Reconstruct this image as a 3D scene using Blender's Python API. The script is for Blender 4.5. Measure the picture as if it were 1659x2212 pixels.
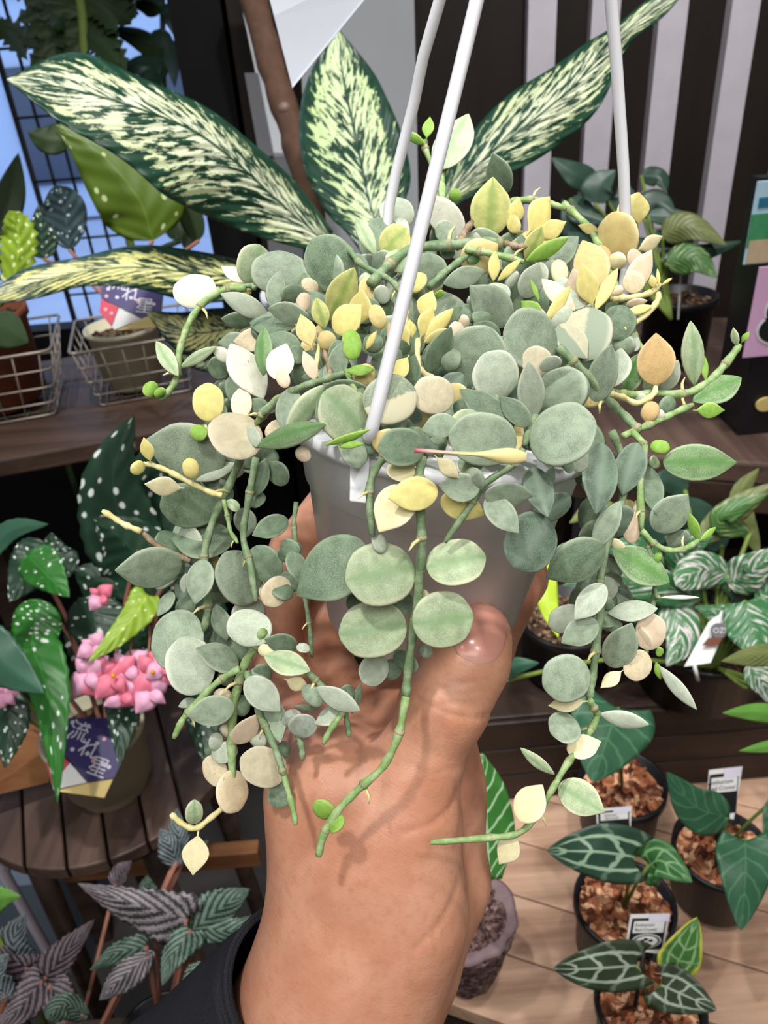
import bpy, bmesh, math, random
import numpy as np
from mathutils import Vector, Matrix, noise as mnoise
random.seed(7)
for o in list(bpy.data.objects): bpy.data.objects.remove(o)
scene = bpy.context.scene
COL = scene.collection
R = math.radians
# ------------------------------------------------------------------ camera
TH, PH, F = R(32), R(4.8), 1660.0
CAM = Vector((0, 0, 1.5))
FW = Vector((0, math.cos(TH), -math.sin(TH)))
R0 = Vector((1, 0, 0)); U0 = Vector((0, math.sin(TH), math.cos(TH)))
RT = math.cos(PH)*R0 - math.sin(PH)*U0
UP = math.cos(PH)*U0 + math.sin(PH)*R0
cam = bpy.data.cameras.new('camera'); camo = bpy.data.objects.new('camera', cam); COL.objects.link(camo)
m = Matrix((RT, UP, -FW)).transposed().to_4x4(); m.translation = CAM; camo.matrix_world = m
cam.sensor_fit = 'VERTICAL'; cam.sensor_height = 36; cam.lens = F/2212*36
cam.clip_start = .01; cam.clip_end = 60
cam.dof.use_dof = True; cam.dof.focus_distance = .25; cam.dof.aperture_fstop = 22
scene.camera = camo
def P(x, y, d): return CAM + ray(x, y)*float(d)     # a point at distance d along the direction x,y
def ray(x, y): x = float(x); y = float(y); return FW + (x-829.5)/F*RT - (y-1106)/F*UP
def PZ(x, y, z): r = ray(x, y); return CAM + r*((z-CAM.z)/r.z)
def PY(x, y, Y): r = ray(x, y); return CAM + r*(Y/r.y)
# ------------------------------------------------------------------ world, lamps, exposure
world = bpy.data.worlds.new('world'); scene.world = world; world.use_nodes = True
bg = world.node_tree.nodes['Background']; bg.inputs[0].default_value = (.72, .82, 1, 1); bg.inputs[1].default_value = 1.7
def spot(name, loc, at, power, size, rad, col=(1, .96, .9), blend=.6):
    l = bpy.data.lights.new(name, 'SPOT'); l.energy = power; l.spot_size = R(size); l.shadow_soft_size = rad; l.color = col; l.spot_blend = blend
    o = bpy.data.objects.new(name, l); COL.objects.link(o); o.location = loc
    o.rotation_euler = (Vector(at)-Vector(loc)).to_track_quat('-Z', 'Y').to_euler(); return o
def arealight(name, loc, at, power, sx, sy, col):
    l = bpy.data.lights.new(name, 'AREA'); l.shape = 'RECTANGLE'; l.size = sx; l.size_y = sy; l.energy = power; l.color = col
    o = bpy.data.objects.new(name, l); COL.objects.link(o); o.location = loc
    o.rotation_euler = (Vector(at)-Vector(loc)).to_track_quat('-Z', 'Y').to_euler(); return o
W0 = (1, .975, .94)
spot('ceiling_spot_key', (-.36, -.10, 2.72), (.02, .24, 1.36), 45, 30, .05, W0)
spot('ceiling_spot_side', (.7, -.3, 2.72), (.05, .3, 1.4), 20, 34, .05, W0)
spot('ceiling_spot_table', (.35, .2, 2.72), (.25, .5, .7), 40, 34, .035, W0)
spot('ceiling_spot_leaves', (-.3, .35, 2.72), (-.12, .75, 1.35), 62, 46, .035, W0)
spot('ceiling_spot_stool', (-.6, .2, 2.72), (-.35, .65, .9), 30, 40, .035, W0)
spot('ceiling_spot_wall', (.4, .55, 2.72), (.3, 1.3, 1.25), 62, 64, .04, W0)
arealight('added_fill_light', (0, -.75, 2.75), (0, -.05, .6), 36, 1.6, 1.2, (1, .98, .95))  # unseen soft fill, added to lift ambient light on the pot front and hand
scene.view_settings.view_transform = 'Standard'; scene.view_settings.look = 'None'
scene.view_settings.exposure = 0.04; scene.view_settings.gamma = 1.0; scene.view_settings.use_curve_mapping = False
# ------------------------------------------------------------------ materials
def lin(c): return tuple(((v/255)/12.92 if v/255 <= .04045 else ((v/255+.055)/1.055)**2.4) for v in c)
class G:                                                    # small node-graph helper
    def __init__(s, name, rough=.5, spec=.4):
        s.mat = bpy.data.materials.new(name); s.mat.use_nodes = True; s.nt = s.mat.node_tree
        s.b = s.nt.nodes['Principled BSDF']; s.b.inputs['Roughness'].default_value = rough
        s.b.inputs['Specular IOR Level'].default_value = spec
    def set(s, sock, v):
        if isinstance(v, bpy.types.NodeSocket): s.nt.links.new(v, sock)
        else:
            if hasattr(sock.default_value, '__len__') and not isinstance(v, (int, float)):
                v = tuple(v); n = len(sock.default_value); v = v+(1,)*(n-len(v))
            sock.default_value = v
    def n(s, t): return s.nt.nodes.new(t)
    def m(s, op, a, b=0, c=0):
        x = s.n('ShaderNodeMath'); x.operation = op
        for i, v in enumerate((a, b, c)): s.set(x.inputs[i], v)
        return x.outputs[0]
    def ss(s, v, lo, hi, a=0., b=1.):                        # smoothstep remap
        x = s.n('ShaderNodeMapRange'); x.interpolation_type = 'SMOOTHSTEP'
        s.set(x.inputs[0], v)
        for i, q in enumerate((lo, hi, a, b)): s.set(x.inputs[i+1], q)
        return x.outputs[0]
    def mix(s, f, a, b):
        x = s.n('ShaderNodeMix'); x.data_type = 'RGBA'; s.set(x.inputs[0], f)
        s.set(x.inputs[6], a); s.set(x.inputs[7], b); return x.outputs[2]
    def uv(s):
        x = s.n('ShaderNodeSeparateXYZ'); s.nt.links.new(s.n('ShaderNodeTexCoord').outputs['UV'], x.inputs[0]); return x.outputs[0], x.outputs[1]
    def co(s, k='Object'): return s.n('ShaderNodeTexCoord').outputs[k]
    def pos(s): return s.n('ShaderNodeNewGeometry').outputs['Position']
    def xyz(s, a, b, c=0):
        x = s.n('ShaderNodeCombineXYZ')
        for i, v in enumerate((a, b, c)): s.set(x.inputs[i], v)
        return x.outputs[0]
    def noise(s, v, sc, det=3, rough=.5):
        x = s.n('ShaderNodeTexNoise'); s.set(x.inputs['Vector'], v); x.inputs['Scale'].default_value = sc
        x.inputs['Detail'].default_value = det; x.inputs['Roughness'].default_value = rough; return x.outputs[0]
    def vor(s, v, sc, feat='F1', rnd=1., out='Distance'):
        x = s.n('ShaderNodeTexVoronoi'); x.feature = feat; s.set(x.inputs['Vector'], v); x.inputs['Scale'].default_value = sc
        x.inputs['Randomness'].default_value = rnd; return x.outputs[out]
    def rnd(s): return s.n('ShaderNodeObjectInfo').outputs['Random']
    def col(s, c): s.set(s.b.inputs['Base Color'], c); return s
    def bump(s, h, st=.3, dist=.002):
        x = s.n('ShaderNodeBump'); x.inputs['Strength'].default_value = st; x.inputs['Distance'].default_value = dist
        s.set(x.inputs['Height'], h); s.nt.links.new(x.outputs[0], s.b.inputs['Normal']); return s
def plain(name, c, rough=.5, spec=.4, var=.12, sc=40, bump=0, metal=0):
    g = G(name, rough, spec); c = lin(c); nz = g.noise(g.pos(), sc, 4)
    g.col(g.mix(nz, tuple(v*(1-var) for v in c), tuple(min(1, v*(1+var)) for v in c)))
    g.b.inputs['Metallic'].default_value = metal
    if bump: g.bump(nz, bump)
    return g.mat
def succulent(name, c, edge, mott=.25, streak=None, rough=.42, half=None, spots=None, trans=0):
    g = G(name, rough, .35); u, v = g.uv(); r = g.rnd()
    au = g.m('ABSOLUTE', g.m('MULTIPLY_ADD', u, 2, -1))
    p = g.co('Object'); off = g.m('MULTIPLY', r, 37.0)
    vec = g.xyz(g.m('ADD', u, off), g.m('MULTIPLY', v, 1.4), off)
    n1 = g.noise(vec, 3.2, 4, .6); n2 = g.noise(vec, 52, 3, .65)
    c = lin(c); edge = lin(edge)
    lo = tuple(q*(1-mott) for q in c); hi = tuple(min(1, q*(1+mott*.8)) for q in c)
    base = g.mix(g.ss(n1, .3, .7), lo, hi)
    base = g.mix(g.ss(n2, .46, .64, 0, .5), base, edge)
    if streak: base = g.mix(g.m('MULTIPLY', g.ss(g.m('ADD', au, g.m('MULTIPLY', n1, .5)), .2, .75, 1, 0), .8), base, lin(streak))
    if half: base = g.mix(g.ss(g.m('ADD', u, g.m('MULTIPLY_ADD', n1, .3, -.15)), .44, .52), base, lin(half))
    base = g.mix(g.ss(au, .74, .99, 0, .75), base, edge)
    if spots: base = g.mix(g.ss(g.noise(vec, 9, 5, .7), .60, .68, 0, .85), base, lin(spots))
    hsv = g.n('ShaderNodeHueSaturation'); g.set(hsv.inputs['Value'], g.m('MULTIPLY_ADD', r, .3, .85)); g.set(hsv.inputs['Color'], base)
    g.col(hsv.outputs[0]); g.bump(n2, .3, .0007)
    g.b.inputs['Subsurface Weight'].default_value = .05; g.b.inputs['Subsurface Radius'].default_value = (.4, .5, .2); g.b.inputs['Subsurface Scale'].default_value = .004
    return g.mat
M = {}
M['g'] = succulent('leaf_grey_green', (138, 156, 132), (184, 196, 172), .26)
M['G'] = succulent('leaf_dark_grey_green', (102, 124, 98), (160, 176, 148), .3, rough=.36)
M['w'] = succulent('leaf_pale_grey', (176, 188, 166), (224, 230, 212), .16)
M['x'] = succulent('leaf_white', (226, 228, 206), (240, 240, 225), .1)
M['X'] = succulent('leaf_white_scarred', (224, 226, 206), (240, 240, 225), .1, spots=(176, 140, 112))
M['v'] = succulent('leaf_green_cream_edge', (164, 184, 146), (224, 226, 190), .2, streak=(132, 164, 116))
M['V'] = succulent('leaf_olive_yellow_edge', (196, 200, 120), (226, 222, 160), .2, streak=(140, 170, 86))
M['y'] = succulent('leaf_yellow', (230, 216, 132), (244, 236, 172), .12)
M['o'] = succulent('leaf_golden', (228, 206, 138), (242, 228, 176), .12)
M['O'] = succulent('leaf_amber', (208, 174, 118), (232, 206, 160), .14)
M['p'] = succulent('leaf_pinkish_cream', (234, 212, 182), (242, 226, 204), .1)
M['c'] = succulent('leaf_cream', (236, 226, 176), (246, 240, 208), .1)
M['k'] = succulent('leaf_beige', (206, 196, 164), (222, 214, 190), .14)
M['K'] = succulent('leaf_cream_scarred', (224, 208, 172), (236, 224, 196), .14, spots=(170, 132, 100))
M['b'] = succulent('leaf_bright_green', (128, 176, 66), (190, 212, 120), .2)
M['B'] = succulent('leaf_fresh_green', (102, 136, 84), (182, 202, 164), .24, streak=(78, 130, 54))
M['h'] = succulent('leaf_half_cream', (138, 156, 130), (210, 212, 186), .22, half=(218, 212, 180))
M['H'] = succulent('leaf_half_pale', (196, 192, 160), (214, 212, 188), .14, half=(146, 160, 138))
M['mm'] = succulent('leaf_streaked_grey', (96, 118, 98), (150, 168, 150), .4, streak=(132, 150, 132))
M['dd'] = succulent('leaf_grey_cracked', (150, 164, 150), (206, 200, 184), .3, spots=(84, 80, 74))
def stemmat(name, c, c2, rough=.55):
    g = G(name, rough, .3); n = g.noise(g.pos(), 260, 3, .6); n2 = g.noise(g.pos(), 1800, 2)
    g.col(g.mix(g.ss(n, .35, .68), lin(c), lin(c2))); g.bump(n2, .25, .0006); return g.mat
M['sg'] = stemmat('stem_green', (132, 164, 98), (172, 194, 142))
M['sG'] = stemmat('stem_grey_green', (112, 138, 98), (150, 168, 134))
M['sb'] = stemmat('stem_brown', (134, 110, 84), (172, 156, 132))
M['sy'] = stemmat('stem_yellow', (216, 206, 136), (236, 226, 176))
M['sk'] = stemmat('node_scar_brown', (136, 142, 104), (180, 170, 136))
# dieffenbachia, herringbone cream flecks on dark green
def dieff(name, dark, cream, cover=.5, mid=None, seed=0.):
    g = G(name, .33, .5); u, v = g.uv(); su = g.m('MULTIPLY_ADD', u, 2, -1); au = g.m('ABSOLUTE', su)
    sgn = g.m('MULTIPLY', g.m('SIGN', su), 7.3)
    a = g.m('SUBTRACT', g.m('MULTIPLY', v, 34.), g.m('MULTIPLY', g.m('POWER', au, .8), 9.))
    vec = g.xyz(g.m('ADD', a, seed), g.m('ADD', g.m('MULTIPLY', au, 4.2), sgn), seed)
    n1 = g.noise(vec, 1.0, 5, .68)
    big = g.noise(g.xyz(g.m('ADD', g.m('MULTIPLY', v, 7), seed), g.m('ADD', g.m('MULTIPLY', au, 1.6), sgn), 3), 1.1, 2)
    th = g.m('ADD', g.m('MULTIPLY', g.ss(au, .55, 1., 0, 1), .17), cover)
    th = g.m('SUBTRACT', th, g.m('MULTIPLY_ADD', big, .3, -.15))
    mask = g.ss(g.m('SUBTRACT', n1, th), -.012, .022)
    mask = g.m('MULTIPLY', mask, g.ss(au, .012, .04))
    shade = g.noise(vec, .5, 2)
    dk = g.mix(shade, tuple(q*.75 for q in lin(dark)), tuple(q*1.35 for q in lin(dark)))
    cr = g.mix(g.ss(au, .1, .9), lin(cream), lin(mid or cream))
    g.col(g.mix(mask, dk, cr))
    w = g.m('SINE', g.m('MULTIPLY', g.m('SUBTRACT', v, g.m('MULTIPLY', g.m('POWER', au, .8), .3)), 95.))
    g.bump(g.m('ADD', w, g.m('MULTIPLY', g.ss(au, .0, .05), 1.5)), .35, .0014)
    return g.mat
M['df'] = dieff('dieffenbachia_leaf', (24, 62, 44), (222, 230, 198), .485, (206, 218, 168))
M['df2'] = dieff('dieffenbachia_leaf_upright', (24, 56, 42), (200, 218, 172), .485, (182, 206, 146), 11.)
M['df3'] = dieff('dieffenbachia_leaf_low', (24, 56, 40), (214, 216, 150), .48, (206, 204, 120), 23.)
def spotted(name, c, c2, dot=(222, 232, 224), sc=(5., 10.), r=.24, rough=.42):
    g = G(name, rough, .4); u, v = g.uv(); rr = g.m('MULTIPLY', g.rnd(), 23.)
    vec = g.xyz(g.m('ADD', g.m('MULTIPLY', u, sc[0]), rr), g.m('MULTIPLY', v, sc[1]), rr)
    d = g.vor(vec, 1., rnd=.8); s = g.ss(g.m('SUBTRACT', d, g.m('MULTIPLY_ADD', g.noise(vec, 1.1, 1), .3, r-.17)), -.03, .04, 1, 0)
    au = g.m('ABSOLUTE', g.m('MULTIPLY_ADD', u, 2, -1))
    base = g.mix(g.noise(vec, .5, 3), lin(c), lin(c2))
    base = g.mix(g.ss(au, .0, .05, .5, 0), base, tuple(q*1.6 for q in lin(c2)))
    g.col(g.mix(s, base, lin(dot)))
    w = g.m('SINE', g.m('MULTIPLY', g.m('SUBTRACT', v, g.m('MULTIPLY', au, .25)), 40.)); g.bump(w, .3, .001); return g.mat
M['bgA'] = spotted('begonia_dark_leaf', (24, 50, 36), (40, 70, 50))
M['bgB'] = spotted('begonia_green_leaf', (34, 100, 34), (52, 122, 44))
M['bgC'] = spotted('begonia_lime_leaf', (120, 158, 40), (160, 190, 60), (226, 236, 170))
M['bgD'] = spotted('begonia_olive_leaf', (66, 92, 20), (88, 112, 30), (190, 204, 150), (5, 8), .2)
M['bgE'] = spotted('begonia_blue_leaf', (44, 64, 70), (66, 86, 92), (190, 208, 214), (5, 9), .22)
def veined(name, c, c2, vein, lat=9., arc=.55, vw=.035, edge=None, k=.32, rough=.4):
    g = G(name, rough, .4); u, v = g.uv(); au = g.m('ABSOLUTE', g.m('MULTIPLY_ADD', u, 2, -1))
    wob = g.noise(g.xyz(g.m('MULTIPLY', u, 3), g.m('MULTIPLY', v, 4)), 2., 2)
    midr = g.ss(au, vw*.7, vw*1.7, 1, 0)
    q = g.m('FRACT', g.m('ADD', g.m('MULTIPLY', g.m('SUBTRACT', v, g.m('MULTIPLY', au, k)), lat), g.m('MULTIPLY', wob, .35)))
    q = g.m('ABSOLUTE', g.m('SUBTRACT', q, .5)); latm = g.ss(q, .05, .11, 1, 0)
    mask = g.m('MAXIMUM', midr, g.m('MULTIPLY', latm, g.ss(au, arc or .95, (arc or .95)+.12, 1, .25)))
    if arc:
        am = g.ss(g.m('ABSOLUTE', g.m('SUBTRACT', au, g.m('ADD', arc, g.m('MULTIPLY_ADD', wob, .12, -.06)))), vw, vw*2.4, 1, 0)
        mask = g.m('MAXIMUM', mask, g.m('MULTIPLY', am, g.ss(v, .75, .95, 1, 0)))
    base = g.mix(wob, lin(c), lin(c2))
    if edge: base = g.mix(g.ss(g.m('ADD', au, g.m('MULTIPLY', wob, .4)), .95, 1.15), base, lin(edge))
    g.col(g.mix(g.m('MULTIPLY', mask, .82), base, lin(vein))); g.bump(mask, -.3, .001); return g.mat
M['an1'] = veined('anthurium_dark_leaf', (36, 62, 50), (52, 80, 62), (168, 196, 168), 3.)
M['an2'] = veined('anthurium_bronze_leaf', (42, 54, 38), (56, 70, 50), (172, 188, 170), 3.5)
M['an3'] = veined('anthurium_new_leaf', (66, 122, 60), (86, 140, 70), (170, 206, 150), 3., edge=(222, 220, 90))
M['an4'] = veined('anthurium_green_leaf', (40, 92, 44), (54, 104, 54), (130, 172, 120), 4.)
M['an5'] = veined('anthurium_plain_leaf', (36, 78, 56), (52, 94, 66), (72, 116, 86), 5., None, .02)
M['alo'] = veined('alocasia_leaf', (46, 104, 40), (66, 126, 54), (180, 216, 172), 7., None, .03, k=.22)
def streaky(name, c, c2, white, amt=.5, seed=0.):
    g = G(name, .4, .4); u, v = g.uv(); su = g.m('MULTIPLY_ADD', u, 2, -1); au = g.m('ABSOLUTE', su)
    vec = g.xyz(g.m('ADD', g.m('MULTIPLY', g.m('SUBTRACT', v, g.m('MULTIPLY', au, .45)), 14.), seed), g.m('MULTIPLY', su, 1.6), seed)
    n = g.noise(vec, 1., 4, .6); g.col(g.mix(g.ss(n, amt, amt+.07), g.mix(g.noise(vec, .6, 2), lin(c), lin(c2)), lin(white)))
    w = g.m('SINE', g.m('MULTIPLY', g.m('SUBTRACT', v, g.m('MULTIPLY', au, .3)), 60.)); g.bump(w, .25, .001); return g.mat
M['va'] = streaky('variegated_leaf', (44, 94, 56), (66, 118, 74), (190, 192, 184), .55)
M['vb'] = streaky('variegated_white_leaf', (50, 100, 60), (72, 122, 78), (200, 194, 194), .5, 7.)
M['vc'] = streaky('cream_fleck_leaf', (58, 100, 50), (78, 120, 62), (182, 190, 140), .56, 13.)
M['ol'] = streaky('olive_leaf', (96, 108, 62), (122, 130, 80), (150, 156, 100), .6, 3.)
M['lime'] = plain('lime_leaf', (168, 196, 52), .45, .4, .15, 30)
M['midg'] = plain('green_leaf', (92, 142, 60), .45, .4, .2, 30)
M['tealg'] = plain('teal_leaf', (52, 92, 72), .42, .4, .25, 30)
M['dkleaf'] = plain('dark_leaf', (46, 72, 60), .4, .4, .35, 26)
M['dkleaf2'] = plain('grey_dark_leaf', (66, 90, 80), .42, .4, .35, 26)
M['outleaf'] = plain('window_plant_leaf', (44, 62, 34), .5, .3, .4, 14)
def rexmat(name, dark, silver, seed=0.):
    g = G(name, .45, .4); u, v = g.uv(); su = g.m('MULTIPLY_ADD', u, 2, -1); au = g.m('ABSOLUTE', su)
    t = g.m('SUBTRACT', v, g.m('MULTIPLY', au, .5)); q = g.m('ABSOLUTE', g.m('SUBTRACT', g.m('FRACT', g.m('MULTIPLY', t, 6.5)), .5))
    n = g.noise(g.xyz(g.m('MULTIPLY', u, 30), g.m('MULTIPLY', v, 40), seed), 1., 4, .7)
    big = g.noise(g.xyz(g.m('MULTIPLY', u, 3), g.m('MULTIPLY', v, 3), seed), 1., 2)
    mk = g.m('MULTIPLY', g.ss(g.m('ADD', q, g.m('MULTIPLY_ADD', n, .3, -.15)), .05, .24, 1, 0), .75)
    f = g.m('MULTIPLY', g.ss(g.m('ADD', n, g.m('MULTIPLY_ADD', q, .5, g.m('MULTIPLY_ADD', big, .4, -.3))), .42, .62), g.m('SUBTRACT', 1., mk))
    g.col(g.mix(f, lin(dark), lin(silver))); g.bump(g.m('ADD', q, g.m('MULTIPLY', n, .2)), .5, .002); return g.mat
M['rex1'] = rexmat('rex_begonia_silver_leaf', (46, 50, 46), (150, 140, 148))
M['rex2'] = rexmat('rex_begonia_green_leaf', (34, 54, 42), (108, 130, 118), 5.)
M['rex3'] = rexmat('rex_begonia_purple_leaf', (44, 34, 40), (128, 116, 124), 9.)
M['rex4'] = rexmat('rex_begonia_grey_leaf', (36, 46, 48), (146, 160, 164), 14.)
# hard surfaces
def wood(name, c1, c2, axis=0, sc=1., rough=.5, gap=0, spec=.35):
    g = G(name, rough, spec); tc = g.co('Object'); mp = g.n('ShaderNodeMapping'); s = [38., 38., 38.]; s[axis] = 2.2
    mp.inputs['Scale'].default_value = tuple(q*sc for q in s); g.nt.links.new(tc, mp.inputs[0])
    ad = g.n('ShaderNodeVectorMath'); ad.operation = 'ADD'; g.set(ad.inputs[0], mp.outputs[0]); rr = g.m('MULTIPLY', g.rnd(), 31.); g.set(ad.inputs[1], g.xyz(rr, rr, rr))
    n = g.noise(ad.outputs[0], 1., 5, .65); n2 = g.noise(tc, 9., 3)
    base = g.mix(g.ss(n, .3, .7), lin(c1), lin(c2)); base = g.mix(g.ss(n2, .45, .8, 0, .35), base, tuple(q*.6 for q in lin(c1)))
    h = g.n('ShaderNodeHueSaturation'); g.set(h.inputs['Value'], g.m('MULTIPLY_ADD', g.rnd(), .5, .75)); g.set(h.inputs['Color'], base)
    g.col(h.outputs[0]); g.bump(n, .25, .0015); return g.mat
M['wood_light'] = wood('light_oak', (146, 112, 92), (192, 158, 134), 0, 1.)
M['wood_dark'] = wood('dark_walnut', (48, 36, 30), (78, 60, 50), 0, .8)
M['wood_stool'] = wood('weathered_plank', (72, 56, 50), (112, 90, 80), 1, .7)
M['wood_crate'] = wood('crate_board', (34, 25, 21), (54, 40, 33), 0, .8)
M['wood_wall'] = wood('dark_brown_board', (28, 21, 17), (40, 31, 25), 2, .6, .6)
M['wood_orange'] = wood('orange_pine', (126, 84, 54), (160, 112, 76), 0, .7)
M['strip'] = plain('lavender_white_strip', (212, 208, 220), .7, .2, .1, 30)
M['black'] = plain('black_plastic', (20, 20, 24), .4, .4, .2, 60)
M['blackmatte'] = plain('black_paint', (14, 14, 18), .7, .2, .2, 20)
M['floor'] = plain('dark_floor', (62, 58, 56), .6, .3, .2, 5)
M['ceil'] = plain('ceiling_paint', (206, 204, 200), .8, .2, .05, 5)
M['wallp'] = plain('wall_paint', (200, 196, 190), .8, .2, .08, 5)
M['grey'] = plain('grey_panel', (168, 172, 178), .6, .3, .04, 20)
M['greyd'] = plain('grey_post', (110, 112, 118), .6, .3, .1, 30)
M['note'] = plain('grey_white_paper', (168, 172, 182), .6, .3, .02, 20)
M['paper'] = plain('paper', (214, 218, 226), .6, .3, .03, 20)
M['cream_pot'] = plain('cream_plastic', (206, 200, 172), .45, .4, .06, 40)
M['creamlabel'] = plain('yellowed_label', (206, 184, 120), .6, .3, .08, 40)
M['terracotta'] = plain('terracotta', (122, 70, 50), .75, .2, .2, 40, .2)
M['wire'] = plain('galvanised_wire', (150, 140, 130), .45, .5, .25, 90, 0, .55)
M['wireb'] = plain('black_wire', (18, 20, 26), .5, .4, .1, 50)
M['bark_trunk'] = plain('trunk_bark', (84, 62, 50), .8, .2, .4, 70, .6)
M['navy'] = plain('navy_card', (38, 28, 96), .45, .4, .1, 60)
M['redcard'] = plain('crimson_card', (190, 30, 70), .45, .4, .1, 60)
M['whitecard'] = plain('white_card', (214, 214, 214), .5, .4, .03, 60)
M['dotpink'] = plain('pink_print', (226, 160, 170), .5, .3, .05, 60)
M['dotwhite'] = plain('white_print', (208, 204, 220), .5, .3, .05, 60)
M['ink'] = plain('black_print', (26, 26, 28), .5, .3, .05, 60)
M['greyprint'] = plain('grey_print', (110, 108, 114), .5, .3, .05, 60)
M['brownprint'] = plain('brown_print', (98, 52, 34), .5, .3, .1, 60)
M['pinkcard'] = plain('lilac_card', (206, 164, 200), .5, .3, .05, 40)
M['yelcard'] = plain('yellow_card', (206, 202, 110), .5, .3, .05, 40)
M['bluecard'] = plain('sky_print', (170, 204, 224), .5, .3, .1, 60)
M['greencard'] = plain('leaf_print', (66, 140, 96), .5, .3, .3, 120)
M['tealcard'] = plain('teal_print', (44, 110, 140), .5, .3, .2, 120)
M['tancard'] = plain('tan_print', (190, 168, 140), .5, .3, .15, 120)
M['pink'] = plain('begonia_petal', (236, 128, 152), .5, .3, .2, 160)
M['pinkpale'] = plain('begonia_petal_pale', (236, 176, 206), .5, .3, .15, 160)
M['stamen'] = plain('orange_stamen', (240, 160, 40), .6, .3, .1, 90)
M['redstem'] = plain('reddish_stem', (150, 100, 84), .6, .3, .2, 90)
M['gstem'] = plain('green_stem', (110, 132, 62), .6, .3, .2, 90)
M['metal'] = plain('brushed_grey', (126, 118, 128), .5, .4, .25, 18)
def barkmat(name, a, b, c, sc=140):
    g = G(name, .85, .2); col = g.vor(g.pos(), sc, out='Color'); sx = g.n('ShaderNodeSeparateXYZ'); g.set(sx.inputs[0], col)
    base = g.mix(g.ss(sx.outputs[0], .2, .8), lin(a), lin(b)); g.col(g.mix(g.ss(sx.outputs[1], .62, .9), base, lin(c))); g.bump(g.noise(g.pos(), sc*2, 3), .5, .003); return g.mat
M['bark'] = barkmat('orchid_bark', (92, 50, 36), (176, 112, 78), (226, 180, 142))
M['soil'] = barkmat('dark_soil', (44, 32, 26), (82, 62, 48), (140, 116, 92), 220)
M['rock'] = barkmat('purple_brown_tufa', (70, 52, 50), (112, 86, 82), (150, 122, 118), 260)
M['rockrim'] = plain('pale_tufa_rim', (126, 106, 110), .85, .2, .2, 120, .4)
g = G('white_translucent_plastic', .3, .45); g.col(lin((240, 242, 246))); g.b.inputs['Subsurface Weight'].default_value = .08; g.b.inputs['Subsurface Scale'].default_value = .003
M['potw'] = g.mat
g = G('white_rod_plastic', .35, .45); g.col(lin((226, 226, 232))); M['rod'] = g.mat
g = G('skin', .42, .4)
p = g.pos(); n1 = g.noise(p, 55, 3); n2 = g.noise(p, 320, 3, .6); n3 = g.vor(p, 1500)
base = g.mix(g.ss(n1, .35, .7), lin((192, 134, 106)), lin((206, 152, 124))); base = g.mix(g.ss(n2, .45, .75, 0, .3), base, lin((172, 108, 84)))
def dotp(v):
    x = g.n('ShaderNodeVectorMath'); x.operation = 'DOT_PRODUCT'; g.set(x.inputs[0], p); x.inputs[1].default_value = v; return x.outputs['Value']
wr1 = g.noise(g.xyz(g.m('MULTIPLY', dotp(tuple(UP*.9+RT*.45)), 900.), g.m('MULTIPLY', dotp(tuple(RT*.9-UP*.45)), 130.), 0), 1., 3, .6)
g.col(base); g.bump(g.m('ADD', g.m('ADD', g.m('MULTIPLY', n2, .5), g.m('MULTIPLY', n3, .4)), g.m('MULTIPLY', wr1, .8)), .2, .0007)
g.b.inputs['Subsurface Weight'].default_value = .22; g.b.inputs['Subsurface Radius'].default_value = (1, .35, .2); g.b.inputs['Subsurface Scale'].default_value = .003
M['skin'] = g.mat
g = G('nail', .24, .5); g.col(g.mix(g.ss(g.uv()[1], .0, .12), lin((214, 164, 140)), g.mix(g.ss(g.uv()[1], .8, 1.), lin((200, 140, 124)), lin((222, 178, 164))))); M['nail'] = g.mat
g = G('black_knit', .95, .1); w = g.noise(g.pos(), 1600, 2); g.col(g.mix(w, lin((22, 22, 26)), lin((52, 52, 58)))); g.bump(w, .5, .001); M['cloth'] = g.mat
g = G('window_glass', .02, .5); g.col((.8, .9, 1)); g.b.inputs['Transmission Weight'].default_value = 1; g.b.inputs['IOR'].default_value = 1.01; M['glass'] = g.mat
M['street'] = plain('pavement', (168, 180, 206), .7, .3, .12, 3)
M['facade'] = plain('pale_facade', (176, 192, 220), .6, .3, .06, 1)
M['facwin'] = plain('facade_window', (60, 70, 90), .2, .5, .2, 2)
M['slate'] = plain('blue_grey_slab', (104, 116, 132), .5, .3, .15, 12)
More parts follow.
